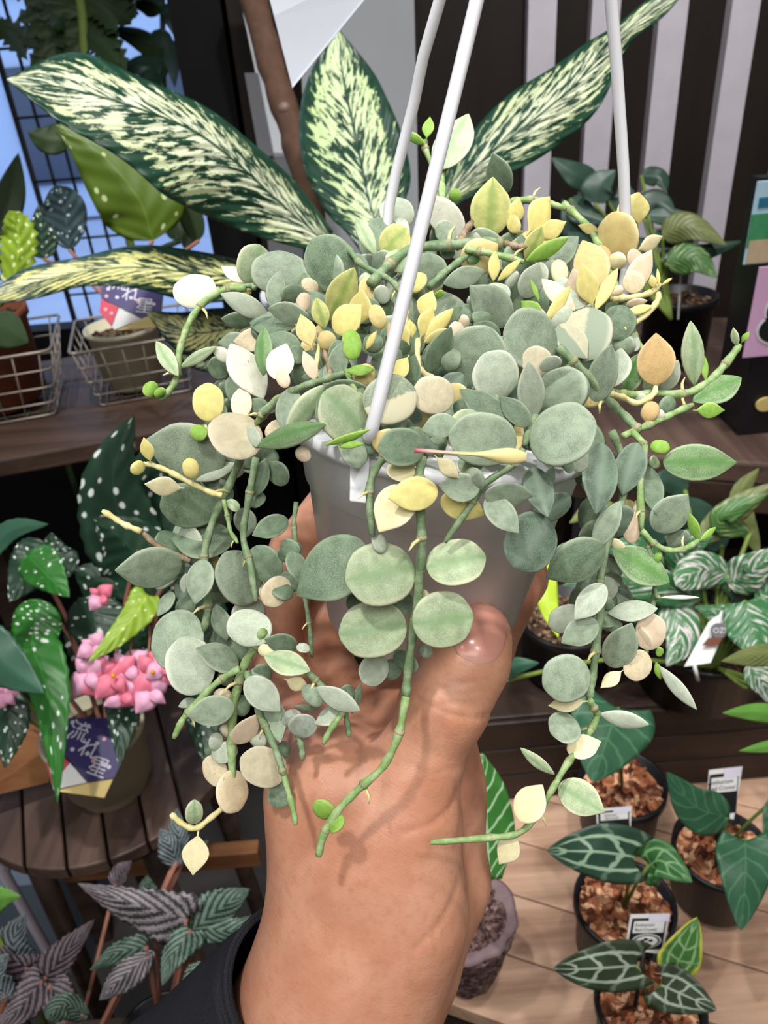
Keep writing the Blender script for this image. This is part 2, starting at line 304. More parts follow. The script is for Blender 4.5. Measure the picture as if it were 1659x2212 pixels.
# ------------------------------------------------------------------ geometry helpers
def tag(o, label=None, cat=None, group=None, kind=None):
    if label: o['label'] = label
    if cat: o['category'] = cat
    if group: o['group'] = group
    if kind: o['kind'] = kind
    return o
ORI = {}                                                      # world origin of every object (parents are never rotated)
def thing(name, loc, label, cat, group=None, kind=None):
    o = bpy.data.objects.new(name, None); COL.objects.link(o); o.location = loc; o.empty_display_size = .02
    ORI[o.name] = Vector(loc); return tag(o, label, cat, group, kind)
def obj(name, vs, fs, mat, parent=None, uv=None, smooth=True, solid=0, bevel=0, kind=None, mi=None):
    vs = [Vector(v) for v in vs]
    lo = Vector([min(v[i] for v in vs) for i in range(3)]); hi = Vector([max(v[i] for v in vs) for i in range(3)]); c = (lo+hi)/2
    me = bpy.data.meshes.new(name); me.from_pydata([v-c for v in vs], [], fs)
    for mt in (mat if isinstance(mat, list) else [mat]): me.materials.append(M[mt] if isinstance(mt, str) else mt)
    if mi: me.polygons.foreach_set('material_index', mi)
    if smooth: me.polygons.foreach_set('use_smooth', [True]*len(me.polygons))
    if uv is not None:
        l = me.uv_layers.new(name='UVMap'); idx = np.empty(len(me.loops), dtype=np.int32); me.loops.foreach_get('vertex_index', idx)
        l.data.foreach_set('uv', np.asarray(uv, dtype=np.float32)[idx].ravel())
    me.update()
    o = bpy.data.objects.new(name, me); COL.objects.link(o); o.location = c
    if parent is not None: o.parent = parent; o.matrix_parent_inverse = Matrix.Translation(-ORI[parent.name])
    ORI[o.name] = c
    if solid: md = o.modifiers.new('solid', 'SOLIDIFY'); md.thickness = solid; md.offset = 0
    if bevel: md = o.modifiers.new('bevel', 'BEVEL'); md.width = bevel; md.segments = 2; md.limit_method = 'ANGLE'
    if kind: o['kind'] = kind
    return o
def boxv(c, sx, sy, sz, ax=None):
    c = Vector(c); X, Y, Z = ax or (Vector((1, 0, 0)), Vector((0, 1, 0)), Vector((0, 0, 1)))
    vs = [c + X*sx*a + Y*sy*b + Z*sz*d for a in (-.5, .5) for b in (-.5, .5) for d in (-.5, .5)]
    return vs, [(0, 1, 3, 2), (4, 6, 7, 5), (0, 4, 5, 1), (2, 3, 7, 6), (0, 2, 6, 4), (1, 5, 7, 3)]
def box(name, c, s, mat, parent=None, ax=None, bevel=.002, kind=None):
    v, f = boxv(c, *s, ax); return obj(name, v, f, mat, parent, smooth=False, bevel=bevel, kind=kind)
def quadbox(name, pts, thick, mat, parent=None, bevel=0):     # a slab over a polygon
    pts = [Vector(p) for p in pts]; n = (pts[1]-pts[0]).cross(pts[2]-pts[0]).normalized(); k = len(pts)
    if n.dot(CAM-pts[0]) < 0: n = -n; pts = pts[::-1]
    vs = pts + [p-n*thick for p in pts]
    fs = [tuple(range(k)), tuple(range(2*k-1, k-1, -1))] + [(i, k+i, k+(i+1) % k, (i+1) % k) for i in range(k)]
    return obj(name, vs, fs, mat, parent, smooth=False, bevel=bevel)
def cr(pts, n):                                               # Catmull-Rom through rows of numbers
    A = np.array(pts, float); k = len(A)
    if k == 2: t = np.linspace(0, 1, n)[:, None]; return A[0]*(1-t)+A[1]*t
    A = np.vstack([2*A[0]-A[1], A, 2*A[-1]-A[-2]]); out = []
    for t in np.linspace(0, k-1, n):
        i = min(int(t), k-2); s = t-i; p0, p1, p2, p3 = A[i:i+4]
        out.append(.5*((2*p1)+(p2-p0)*s+(2*p0-5*p1+4*p2-p3)*s*s+(3*p1-p0-3*p2+p3)*s**3))
    return np.array(out)
def tubev(pts, rad, seg=8, caps=True):
    pts = [Vector(p) for p in pts]; n = len(pts)
    if not hasattr(rad, '__len__'): rad = [rad]*n
    vs, fs = [], []; ref = None
    for i, p in enumerate(pts):
        t = (pts[min(i+1, n-1)]-pts[max(i-1, 0)]).normalized()
        if ref is None: ref = t.orthogonal().normalized()
        ref = (ref - t*ref.dot(t)).normalized(); b = t.cross(ref)
        for k in range(seg):
            a = 2*math.pi*k/seg; vs.append(p+(ref*math.cos(a)+b*math.sin(a))*rad[i])
    for i in range(n-1):
        for k in range(seg): fs.append((i*seg+k, i*seg+(k+1) % seg, (i+1)*seg+(k+1) % seg, (i+1)*seg+k))
    if caps: fs += [tuple(range(seg))[::-1], tuple(range((n-1)*seg, n*seg))]
    return vs, fs
def tube(name, pts, rad, mat, parent=None, seg=8):
    v, f = tubev(pts, rad, seg); return obj(name, v, f, mat, parent)
def join(parts):
    vs, fs = [], []
    for v, f in parts: k = len(vs); vs += list(v); fs += [tuple(i+k for i in q) for q in f]
    return vs, fs
def lathe(c, prof, seg=40, ax=None, close=False, jit=None):   # prof: (radius, height)
    c = Vector(c); X, Y, Z = ax or (Vector((1, 0, 0)), Vector((0, 1, 0)), Vector((0, 0, 1))); vs, fs = [], []
    for r, h in prof:
        for k in range(seg):
            a = 2*math.pi*k/seg; rr = r*(1 if jit is None else jit(a, h)); vs.append(c+X*math.cos(a)*rr+Y*math.sin(a)*rr+Z*h)
    for i in range(len(prof)-1):
        for k in range(seg): fs.append((i*seg+k, i*seg+(k+1) % seg, (i+1)*seg+(k+1) % seg, (i+1)*seg+k))
    fs += [tuple(range(seg))[::-1], tuple(range((len(prof)-1)*seg, len(prof)*seg))]
    return vs, fs
def potprof(rt, rb, h, th=.002, rim=.004, rimh=.012, depth=.8):
    return [(rb*.9, 0), (rb, .002), (rt-.002, h-rimh), (rt+rim*.5, h-rimh), (rt+rim*.5, h), (rt-th, h), (rb*(1-depth)+rt*depth-th*2, h*(1-depth)+.001)][:7]
def pot(name, c, rt, rb, h, mat, parent, rim=.004, ax=None):
    v, f = lathe(c, potprof(rt, rb, h, rim=rim, depth=.9), 40, ax); return obj(name, v, f, mat, parent)
def chips(name, c, r, n, mat, parent, size=.006, ax=None, seed=1):
    rg = random.Random(seed); c = Vector(c); parts = [lathe(c-Vector((0, 0, .006)), [(r*.5, 0), (r, .001), (r*.98, .004), (r*.5, .006)], 24)]
    for i in range(n):
        a = rg.uniform(0, 6.28); q = r*.94*math.sqrt(rg.random()); s = size*rg.uniform(.5, 1.2)
        ctr = c+Vector((q*math.cos(a), q*math.sin(a), s*.2)); m3 = Matrix.Rotation(rg.uniform(0, 6), 3, Vector((rg.random(), rg.random(), rg.random()+.01)))
        v, f = boxv((0, 0, 0), s*1.5, s, s*.7); parts.append(([ctr+m3 @ (w*rg.uniform(.75, 1.2)) for w in v], f))
    v, f = join(parts); return obj(name, v, f, mat, parent, smooth=False, kind='stuff')
PROF = {'lance': lambda v: math.sin(math.pi*min(1, v**.8))**.9, 'ovate': lambda v: (math.sin(math.pi*v**.62))**.85,
        'heart': lambda v: max(0, math.sin(math.pi*min(1, (v*.86+.14)**.75)))**.8, 'ellip': lambda v: math.sin(math.pi*v)**.6,
        'round': lambda v: max(0, 1-(2*v-1)**2)**.5, 'wing': lambda v: min(1, (v*9+.35)**.6)*(1-v**1.6)**.95}
def leafsurf(mid, wl, wr, prof, nv, nu, fold, sweep, wave, ser, tilt, seed):
    rg = random.Random(seed); K = cr(mid, nv); vs, uv, fs = [], [], []
    L = sum(math.hypot(*(K[i+1, :2]-K[i, :2])) for i in range(nv-1)); ph = rg.uniform(0, 6)
    hs = hasattr(wl, '__len__'); Wl = cr([[q] for q in wl], nv)[:, 0] if hs else None; Wr = cr([[q] for q in wr], nv)[:, 0] if hs else None
    for i in range(nv):
        v = i/(nv-1); a = K[max(i-1, 0), :2]; b = K[min(i+1, nv-1), :2]; t = (b-a)/max(1e-6, np.hypot(*(b-a))); n = np.array([t[1], -t[0]])
        w = PROF[prof](v) if not hs else 1
        L_, R_ = (Wl[i], Wr[i]) if hs else (wl*w, wr*w)
        for j in range(-nu, nu+1):
            u = j/nu; ww = (L_ if u < 0 else R_); s = 1+(ser*(1 if (i % 2) else -1)*abs(u)**3 if ser else 0)
            off = -u*ww*s; px = K[i, :2]+n*off - t*sweep*L*abs(u)**1.6*(1-v)**1.2
            d = K[i, 2]; dw = ww*d/F; dd = fold*dw*abs(u) + tilt*dw*u + wave*dw*math.sin(v*17+ph+u*2)*abs(u)**2
            vs.append(P(px[0], px[1], d+dd)); uv.append(((u+1)/2, v))
    m_ = 2*nu+1
    for i in range(nv-1):
        for j in range(m_-1): q = i*m_+j; fs.append((q, q+m_, q+m_+1, q+1))
    return vs, fs, uv
def leaf(parent, mat, mid, wl, wr=None, prof='lance', fold=.25, sweep=0., wave=.06, ser=0., tilt=0., nv=22, nu=5, seed=0, name='leaf', solid=.0008):
    if wr is None: wr = wl
    v, f, uv = leafsurf([(a, b, c/100) for a, b, c in mid], wl, wr, prof, nv, nu, fold, sweep, wave, ser, tilt, seed)
    return obj(name, v, f, mat, parent, uv, solid=solid)
def stalk(parent, pts, rpx, mat, name='stem', n=14, seg=7):
    K = cr([(a, b, c/100) for a, b, c in pts], n); return tube(name, [P(*k) for k in K], [rpx*k[2]/F for k in K], mat, parent, seg)
def polyplate(name, pts, d, thick, mat, parent=None, bevel=0): # a flat card through pixel corners, own distance per corner
    return quadbox(name, [P(x, y, (d if not hasattr(d, '__len__') else d[i])/100) for i, (x, y) in enumerate(pts)], thick, mat, parent, bevel)
def textmesh(body, size):
    cu = bpy.data.curves.new('lettering', 'FONT'); cu.body = body; cu.size = size; cu.align_x = 'CENTER'; cu.align_y = 'CENTER'; cu.resolution_u = 3
    o = bpy.data.objects.new('lettering', cu); COL.objects.link(o); dg = bpy.context.evaluated_depsgraph_get(); dg.update()
    me = o.evaluated_get(dg).to_mesh(); vs = [v.co.copy() for v in me.vertices]; fs = [tuple(p.vertices) for p in me.polygons]
    bpy.data.objects.remove(o); return vs, fs
def lettering(body, size, c, X, Y, mat, parent, name='lettering'):
    vs, fs = textmesh(body, size)
    if not vs: return
    n = X.cross(Y).normalized(); return obj(name, [c+X*v.x+Y*v.y+n*.0004 for v in vs], fs, mat, parent, smooth=False)
def disc(name, c, X, Y, rx, ry, mat, parent, lift=.0004, seg=20):
    n = X.cross(Y).normalized(); vs = [c+X*rx*math.cos(a*2*math.pi/seg)+Y*ry*math.sin(a*2*math.pi/seg)+n*l for l in (lift, 0) for a in range(seg)]
    fs = [tuple(range(seg))]+[(k, seg+k, seg+(k+1) % seg, (k+1) % seg) for k in range(seg)]; return obj(name, vs, fs, mat, parent, smooth=False)
# ------------------------------------------------------------------ the room
WY = 1.36
def slab(name, c, s, mat, parent=None, kind='structure'):
    return box(name, c, s, mat, parent, bevel=0, kind=kind)
slab('floor', (0, .1, -.05), (3.6, 3.6, .1), 'floor'); slab('ceiling', (0, .1, 2.85), (3.6, 3.6, .1), 'ceil')
slab('wall_front', (0, -1.65, 1.4), (3.6, .1, 2.8), 'wallp'); slab('wall_right', (1.75, .1, 1.4), (.1, 3.4, 2.8), 'wallp')
slab('wall_left', (-1.75, .1, 1.4), (.1, 3.4, 2.8), 'wallp')
wl0 = PY(505, 150, 1.4).x
slab('wall_back', ((1.7+wl0)/2, WY+.03, 1.4), (1.7-wl0, .06, 2.8), 'wood_wall')
# window side: low sill wall, head wall, frame, glass
WIN = 1.72
slab('wall_window', (-1.0, WIN+.03, .49), (1.6, .06, .98), 'blackmatte'); slab('wall_head', (-1.0, WIN+.03, 2.62), (1.6, .06, .36), 'blackmatte')
w1 = slab('window_1', (-.93, WIN, 1.71), (1.46, .008, 1.46), 'glass')
for x in (-1.66, -.95): slab('window_frame', (x, WIN, 1.71), (.05, .05, 1.46), 'blackmatte', w1, None)
px0, px1 = PY(398, 150, 1.4).x, PY(516, 150, 1.4).x
slab('trim_1', ((px0+px1)/2, 1.4, 1.4), (px1-px0, .08, 2.8), 'blackmatte'); slab('wall_return', (px1-.02, 1.6, 1.4), (.03, .32, 2.8), 'blackmatte')
slab('trim_8', (px0-.022, 1.66, 1.4), (.03, .03, 2.8), 'greyd')
for k, px in enumerate((1172, 1310, 1457, 1612, 1770)):
    x = PY(px, 0, WY-.02).x
    slab('trim_%d' % (k+2), (x, WY-.012, 1.4), (.042, .022, 2.8), 'strip')
# street beyond the window
slab('street', (-3, 6.8, -.1), (14, 10, .1), 'street')
for k in range(4): slab('kerb_stone', (-2.2, 2.9+k*.55, -.02), (4, .09, .06), 'slate')
bd = thing('street_building', (-3, 9, 0), 'pale blue building across the street outside the window', 'building')
box('facade', (-3, 9.2, 3), (10, .3, 6), 'facade', bd, bevel=0)
for i in range(7):
    for j in range(3): box('window', (-7.2+i*1.35, 9.03, .9+j*1.7), (.62, .06, 1.1), 'facwin', bd, bevel=0)
# ------------------------------------------------------------------ wire grid and plants in front of the window
wg = thing('wire_grid_panel', Vector((PY(40, 420, 1.63).x, 1.63, .02)), 'black wire grid panel standing before the window glass', 'wire rack')
YG = 1.63
ga = PY(-40, 0, YG).x; gb = PY(150, 0, YG).x
for k in range(5):
    x = ga+(gb-ga)*k/4; tube('upright_wire', [(x, YG, .02), (x, YG, 1.75)], .0035 if k else .006, 'wireb', wg, 6)
for k in range(9):
    z = .75+k*.11; tube('cross_wire', [(ga, YG-.004, z), (gb, YG-.004, z)], .0025, 'wireb', wg, 6)
wp = thing('window_plant', PY(170, 120, 1.45), 'dark tree with jagged drooping leaves against the bright window', 'plant')
def down(par, pts, r, mat, potr):                            # a trunk that runs on down into its floor planter
    K = [P(x, y, d/100) for x, y, d in pts]; e = K[-1]; tube('trunk', K+[Vector((e.x, e.y, e.z*.6)), Vector((e.x, e.y, .2))], r, mat, par, 8)
    pot('planter', (e.x, e.y, .001), potr, potr*.8, .22, 'black', par)
down(wp, [(160, -80, 126), (178, 30, 126), (182, 110, 126)], .008, 'gstem', .09)
rg = random.Random(3)
def jag(mid, w, ser=.35, s=0, mat='outleaf'): leaf(wp, mat, mid, w, w, 'ellip', .3, 0, .1, ser, 0, 18, 4, s)
for i, (a, b, w) in enumerate([((175, 20, 126), (20, -20, 126), 34), ((175, 40, 126), (300, 30, 124), 40), ((178, 60, 126), (110, 60, 122), 26), ((170, -30, 126), (80, 20, 124), 40),
        ((180, -40, 126), (280, -30, 126), 44), ((182, 90, 126), (120, 100, 124), 24), ((182, 80, 126), (260, 105, 124), 24), ((-30, 60, 126), (85, 105, 124), 22), ((-40, 40, 126), (60, 130, 124), 20),
        ((190, 60, 126), (250, 70, 124), 26), ((150, -20, 128), (130, 40, 126), 26), ((215, -10, 128), (330, -20, 126), 30)]):
    mx = ((a[0]+b[0])/2, (a[1]+b[1])/2-18, a[2]); jag([a, mx, b], w, .35, i)
for i in range(26):
    q = 176+rg.uniform(-8, 8), rg.uniform(-70, 110); an = rg.uniform(-.4, .9); sg = rg.choice((-1, 1)); L = rg.uniform(80, 150); e = (q[0]+sg*L*math.cos(an), q[1]+L*math.sin(an))
    jag([(q[0], q[1], 126), ((q[0]+e[0])/2, (q[1]+e[1])/2-14, 125), (e[0], e[1], 124)], rg.uniform(20, 34), .3, i+40)
w2 = thing('window_shrub', PY(370, 700, 1.35), 'broad-leaved dark green shrub beside the black window post', 'plant')
down(w2, [(350, -60, 132), (352, 150, 132), (362, 320, 132)], .005, 'dkleaf', .07)
for i, (a, b, w, mt) in enumerate([((352, 20, 131), (270, 5, 128), 30, 'outleaf'), ((352, 60, 131), (300, 260, 128), 34, 'dkleaf'), ((352, 80, 131), (378, 190, 129), 20, 'dkleaf2'), ((352, 10, 131), (385, 90, 129), 22, 'dkleaf'),
        ((350, 120, 131), (230, 60, 129), 24, 'outleaf'), ((352, 150, 131), (250, 150, 129), 26, 'dkleaf'), ((356, 200, 131), (370, 300, 129), 14, 'dkleaf'), ((352, 180, 131), (260, 235, 128), 26, 'dkleaf2')]):
    leaf(w2, mt, [a, ((a[0]+b[0])/2+6, (a[1]+b[1])/2-8, a[2]), b], w, w, 'ovate', .3, seed=i)
w3 = thing('dark_floor_plant', PZ(30, 620, .05), 'dark leafy plant low behind the wire grid by the window', 'plant')
for i, (a, b, w) in enumerate([((-20, 520, 135), (40, 330, 133), 40), ((20, 560, 135), (75, 480, 133), 30), ((390, 520, 135), (330, 350, 133), 22), ((400, 540, 135), (420, 400, 133), 18), ((380, 520, 135), (360, 420, 133), 26)]):
    leaf(w3, 'outleaf', [a, ((a[0]+b[0])/2+10, (a[1]+b[1])/2, a[2]), b], w, w, 'ovate', .3, seed=i)
down(w3, [(-20, 520, 135), (0, 560, 135)], .006, 'outleaf', .07); e0 = P(0, 560, 1.35); stalk(w3, [(390, 520, 135), (200, 590, 136), (0, 600, 136)], 6, 'outleaf', 'stem')
# ------------------------------------------------------------------ boards, paper and trunk behind
panel = quadbox('sign_panel', [PY(a, b, 1.30) for a, b in ((640, -80), (893, -80), (907, 600), (672, 600))], .012, 'grey'); tag(panel, 'large light grey board standing behind the upright patterned leaf', 'panel')
post = thing('white_post', PY(600, 700, 1.29), 'narrow white post with grey foot left of the brown trunk', 'post')
def py(n, pts, Y, th, mt, par): return quadbox(n, [PY(a, b, Y) for a, b in pts], th, mt, par)
py('white_board', [(500, -90), (562, -90), (632, 335), (590, 338)], 1.29, .02, 'paper', post); py('grey_board', [(528, 158), (556, 158), (590, 336), (560, 340)], 1.28, .008, 'greyd', post)
py('post_base', [(555, 330), (640, 330), (665, 700), (600, 700)], 1.29, .02, 'greyd', post)
trunk = thing('brown_trunk', P(700, 700, 1.02), 'brown woody trunk slanting down behind the variegated leaves', 'trunk')
K = cr([(505, -90, 98), (548, 0, 98), (590, 150, 98), (628, 270, 98), (660, 390, 98), (690, 560, 100), (700, 700, 102)], 26)
tube('bark', [P(a, b, c/100)+Vector((random.uniform(-.0015, .0015), 0, 0)) for a, b, c in K], [(.0175+.0012*math.sin(i*1.9))*1. for i in range(26)], 'bark_trunk', trunk, 14)
kc = P(614, 232, .965); tube('knot', [kc+FW*.006, kc, kc-FW*.004], [.009, .008, .005], 'wood_stool', trunk, 10)
note = polyplate('paper_note', [(592, 33), (632, 190), (792, -6), (880, -110), (560, -90)], [46, 45, 50, 53, 51], .0006, 'note'); 
nt = P(720, -100, .515); note_s = tube('string', [nt, Vector((nt.x, nt.y, 2.79))], .0008, 'whitecard', note, 5); tag(note, 'pale blank paper corner hanging into the top of the picture', 'paper')
# ------------------------------------------------------------------ dieffenbachia
ZS = 1.06
dfp = P(700, 640, .86); dfp.z = 1.0
df = thing('dieffenbachia', dfp, 'large dumb cane with cream-flecked green leaves behind the hanging pot', 'plant')
leaf(df, 'df', [(702, 522, 78), (600, 434, 74), (506, 347, 70), (416, 282, 67), (289, 231, 64), (145, 192, 62), (15, 172, 60)], [30, 95, 140, 150, 112, 74, 2], [28, 56, 54, 58, 64, 80, 2], fold=.22, wave=.05, nv=46, nu=10, tilt=.55)
leaf(df, 'df2', [(822, 562, 80), (811, 485, 80), (793, 416, 81), (775, 325, 83), (753, 224, 85), (739, 150, 87), (731, 64, 88)], [30, 68, 104, 124, 108, 70, 2], [30, 55, 96, 100, 82, 58, 2], fold=.2, wave=.04, nv=40, nu=10)
leaf(df, 'df', [(930, 475, 80), (965, 432, 79), (1040, 350, 76), (1140, 270, 73), (1230, 195, 70), (1300, 120, 68), (1350, 68, 66), (1420, 15, 64), (1500, -45, 63)], [14, 25, 58, 76, 62, 42, 22, 24, 2], [14, 25, 55, 74, 74, 46, 26, 24, 2], fold=.22, wave=.05, nv=46, nu=10, tilt=-.45)
leaf(df, 'df3', [(545, 605, 74), (430, 592, 71), (300, 578, 68), (180, 587, 66), (60, 618, 64), (-40, 655, 63)], [40, 62, 46, 32, 30, 4], [36, 48, 48, 32, 36, 4], fold=.4, wave=.08, nv=40, nu=8, tilt=.45)
leaf(df, 'df3', [(560, 690, 79), (470, 715, 77), (400, 715, 75), (320, 675, 74)], [30, 52, 46, 4], [30, 50, 44, 4], fold=.3, nv=24, nu=6)
leaf(df, 'df2', [(560, 750, 80), (480, 765, 78), (420, 765, 77), (370, 750, 76)], [25, 40, 30, 4], [25, 40, 30, 4], fold=.3, nv=24, nu=6)
stalk(df, [(702, 522, 78), (760, 575, 83), (790, 640, 86), (800, 760, 90)], 12, 'gstem', 'petiole'); stalk(df, [(822, 562, 80), (815, 640, 85), (800, 760, 90)], 12, 'gstem', 'petiole')
stalk(df, [(930, 475, 80), (870, 560, 84), (800, 760, 90)], 11, 'gstem', 'petiole'); stalk(df, [(545, 605, 74), (680, 620, 84), (800, 760, 90)], 11, 'gstem', 'petiole')
pc = P(735, 690, .9); dz0 = 1.0755
pv, pf = lathe((pc.x, pc.y, dz0), potprof(.085, .066, .18, rim=.006), 44); obj('pot', pv, pf, 'paper', df)
chips('soil', (pc.x, pc.y, dz0+.165), .078, 60, 'soil', df, .008)
# ------------------------------------------------------------------ left shelf, its baskets and pots
ZL = 1.075
sa, sb_ = PZ(-60, 1005, ZL), PZ(520, 900, ZL); sd = (sb_-sa).normalized(); sn = Vector((-sd.y, sd.x, 0))
sh = thing('plank_shelf', (sa+sb_)/2, 'dark worn wooden shelf carrying the wire baskets', 'shelf')
slen = .8
for k in range(3):
    c = sa+sd*(slen/2-.2)+sn*(.062+.124*k)-Vector((0, 0, .0125)); box('plank', c, (slen, .121, .025), 'wood_dark', sh, (sd, sn, Vector((0, 0, 1))), .003)
for x in (-.12, slen-.3):
    for y in (.05, .32): c = sa+sd*x+sn*y; box('leg', (c.x, c.y, (ZL-.025)/2), (.045, .045, ZL-.025), 'wood_dark', sh, (sd, sn, Vector((0, 0, 1))))
def basket(label, c, wx, wy, h, ang):
    X = Matrix.Rotation(ang, 3, 'Z') @ sd; Y = Vector((-X.y, X.x, 0)); t = thing('wire_basket', c, label, 'basket', 'wire baskets on the plank shelf'); c = Vector(c)+Vector((0, 0, .003))
    def q(a, b, z): s = .78+.22*z/h; return c+X*wx*.5*a*s+Y*wy*.5*b*s+Vector((0, 0, z))
    def ring(z, r, nm):
        pts = [q(a, b, z) for a, b in ((-.86, -1), (.86, -1), (.97, -.97), (1, -.86), (1, .86), (.97, .97), (.86, 1), (-.86, 1), (-.97, .97), (-1, .86), (-1, -.86), (-.97, -.97), (-.86, -1))]
        tube(nm, pts, r, 'wire', t, 6)
    ring(h, .0022, 'rim_wire'); ring(h*.72, .0013, 'wire'); ring(h*.45, .0013, 'wire'); ring(h*.2, .0013, 'wire'); ring(0, .0015, 'wire')
    for i in range(6):
        a = -.85+1.7*i/5; tube('wire', [q(a, -1, h), q(a, -1, 0), q(a, 1, 0), q(a, 1, h)], .0012, 'wire', t, 5)
    for i in range(4):
        b = -.75+1.5*i/3; tube('wire', [q(-1, b, h), q(-1, b, 0), q(1, b, 0), q(1, b, h)], .0012, 'wire', t, 5)
    return t
b1 = PZ(8, 880, ZL)+sd*.05; b2 = PZ(315, 835, ZL)
basket('long wire basket around the terracotta pot at the left edge', b1-sd*.05, .2, .17, .095, 0); basket('wire basket holding the cream pot with the navy tag', b2+sn*.01, .165, .16, .085, 0)
t = thing('terracotta_pot', b1-sd*.05+Vector((0, 0, .006)), 'brown terracotta pot standing in the left wire basket', 'pot')
pot('pot_body', b1-sd*.05+Vector((0, 0, .006)), .072, .052, .135, 'terracotta', t); chips('soil', b1-sd*.05+Vector((0, 0, .127)), .062, 30, 'soil', t, .006)
leaf(t, 'bgC', [(20, 640, 78), (38, 560, 76), (40, 500, 75), (20, 455, 74)], 42, 40, 'ellip', .3, ser=.12)
stalk(t, [(20, 640, 78), (0, 660, 80)], 4, 'gstem')
leaf(t, 'outleaf', [(-20, 690, 77), (25, 720, 75), (62, 740, 74)], 40, 40, 'ovate', .3)
cpb = b2+sn*.0+Vector((0, 0, .006))-sd*.012
def creampot(label, c, rt, rb, h, group=None):
    t = thing('cream_potted_begonia', c, label, 'potted plant'); pv, pf = lathe(c, potprof(rt, rb, h, rim=.003, rimh=.006), 44); obj('pot', pv, pf, 'cream_pot', t)
    chips('soil', Vector(c)+Vector((0, 0, h-.012)), rt*.9, 50, 'soil', t, .006); return t
t1 = creampot('cream pot with a navy and crimson tag standing in the wire basket', cpb, .052, .036, .09)
def navytag(t, c, X, Y, s, chars):
    """six-sided promotional tag: navy face with pale dots, crimson and white lower corners"""
    n = X.cross(Y).normalized()
    def q(a, b): return c+X*a*s+Y*b*s
    quadbox('tag_face', [q(-1, -.1), q(-.35, -.35), q(.35, -.7), q(1, -.35), q(1, .8), q(0, 1.15), q(-1, .8)], .0012, 'navy', t)
    quadbox('tag_corner', [q(-1, -.13), q(-.4, -.37), q(-.55, -1.1), q(-1, -.6)], .001, 'redcard', t)
    quadbox('tag_corner', [q(-.38, -.38), q(.33, -.72), q(-.45, -1.2), q(-.53, -1.1)], .001, 'whitecard', t)
    quadbox('tag_corner', [q(.35, -.74), q(.98, -.4), q(.98, -.95), q(-.4, -1.22)], .001, 'creamlabel', t)
    rg = random.Random(5)
    for k in range(16):
        a, b = rg.uniform(-.85, .9), rg.uniform(-.25, .85); disc('dot', q(a, b), X, Y, s*.06, s*.06, 'dotwhite' if k % 4 else 'dotpink', t)
    for k, ch in enumerate(chars): lettering(ch, s*.62, q(-.55+.5*k, .5-.38*k), X, Y, 'dotwhite', t)
    disc('dot', q(-.8, -.5), X, Y, s*.06, s*.06, 'dotpink', t); disc('dot', q(-.6, -.62), X, Y, s*.06, s*.06, 'dotpink', t)
navytag(t1, P(285, 645, .80), (RT*.98-UP*.1).normalized(), (UP*.95+FW*.3).normalized(), .032, '流れ星')
for i, (mid, w, mt, pr) in enumerate([([(330, 520, 92), (300, 430, 90), (215, 330, 88), (120, 270, 87)], 92, 'bgD', 'ovate'), ([(150, 300, 88), (100, 300, 87), (60, 285, 86)], 34, 'outleaf', 'ovate'), ([(150, 540, 92), (140, 460, 90), (120, 400, 88)], 48, 'bgE', 'ellip'),
        ([(95, 560, 92), (90, 500, 91), (85, 440, 90)], 34, 'bgA', 'ovate'), ([(430, 520, 96), (400, 440, 94), (360, 400, 93)], 26, 'outleaf', 'ovate')]):
    leaf(t1, mt, mid, w, w, pr, .25, seed=i)
for a in ((330, 520), (150, 540), (95, 560), (430, 520)): stalk(t1, [(a[0], a[1], 92), ((a[0]+240)/2, 590, 92), (255, 668, 90)], 4, 'redstem')
bxc = P(205, 535, 1.1); 
# ------------------------------------------------------------------ round stool with begonia
ZT = .79
sc_ = PZ(225, 1625, ZT); sr = .152
st = thing('plank_stool', (sc_.x, sc_.y, 0), 'round dark stool topped with side-by-side wooden planks', 'stool')
gdir = (PZ(318, 1790, ZT)-PZ(300, 1700, ZT)).normalized(); gx = Vector((gdir.y, -gdir.x, 0))
if gx.x < 0: gx = -gx
pw = .041; kk = int(sr/pw)+1
for i in range(-kk, kk+1):
    x0, x1 = max(-sr, i*pw-pw/2+.0015+.008), min(sr, i*pw+pw/2-.0015+.008)
    if x1-x0 < .004: continue
    xs = np.linspace(x0, x1, 6); top = [(x, math.sqrt(max(0, sr*sr-x*x))) for x in xs]; poly = top+[(x, -y) for x, y in top[::-1]]
    k = len(poly); vs = [sc_+gx*a+gdir*b+Vector((0, 0, -z)) for z in (0, .018) for a, b in poly]
    fs = [tuple(range(k))[::-1], tuple(range(k, 2*k))]+[(q, (q+1) % k, k+(q+1) % k, k+q) for q in range(k)]
    obj('plank', vs, fs, 'wood_stool', st, smooth=False, bevel=.002)
v, f = lathe(sc_-Vector((0, 0, .04)), [(.12, 0), (.135, 0), (.135, .021), (.12, .021)], 40); obj('apron_ring', v, f, 'wood_dark', st)
for k in range(4):
    a = .6+k*math.pi/2; p0 = sc_+Vector((math.cos(a)*.11, math.sin(a)*.11, -.02)); p1 = Vector((sc_.x+math.cos(a)*.14, sc_.y+math.sin(a)*.14, .0)); tube('leg', [p0, p1], [.014, .012], 'wood_dark', st, 10)
slat = polyplate('brown_crate_side', [(-60, 1560), (130, 1600), (105, 1690), (-60, 1730)], [82, 85, 86, 83], .02, 'wood_orange')
slat.name = 'crate_board'; tag(slat, 'brown wooden board leaning behind the stool at the left edge', 'board')
bgc = PZ(232, 1740, ZT)+Vector((0, .028, 0))
t2 = creampot('cream pot of white-spotted angel wing begonia on the plank stool', bgc, .054, .039, .094)
navytag(t2, P(190, 1630, .775), (RT*.94-UP*.34).normalized(), (UP*.75+FW*.5+RT*.25).normalized(), .034, '流れ星')
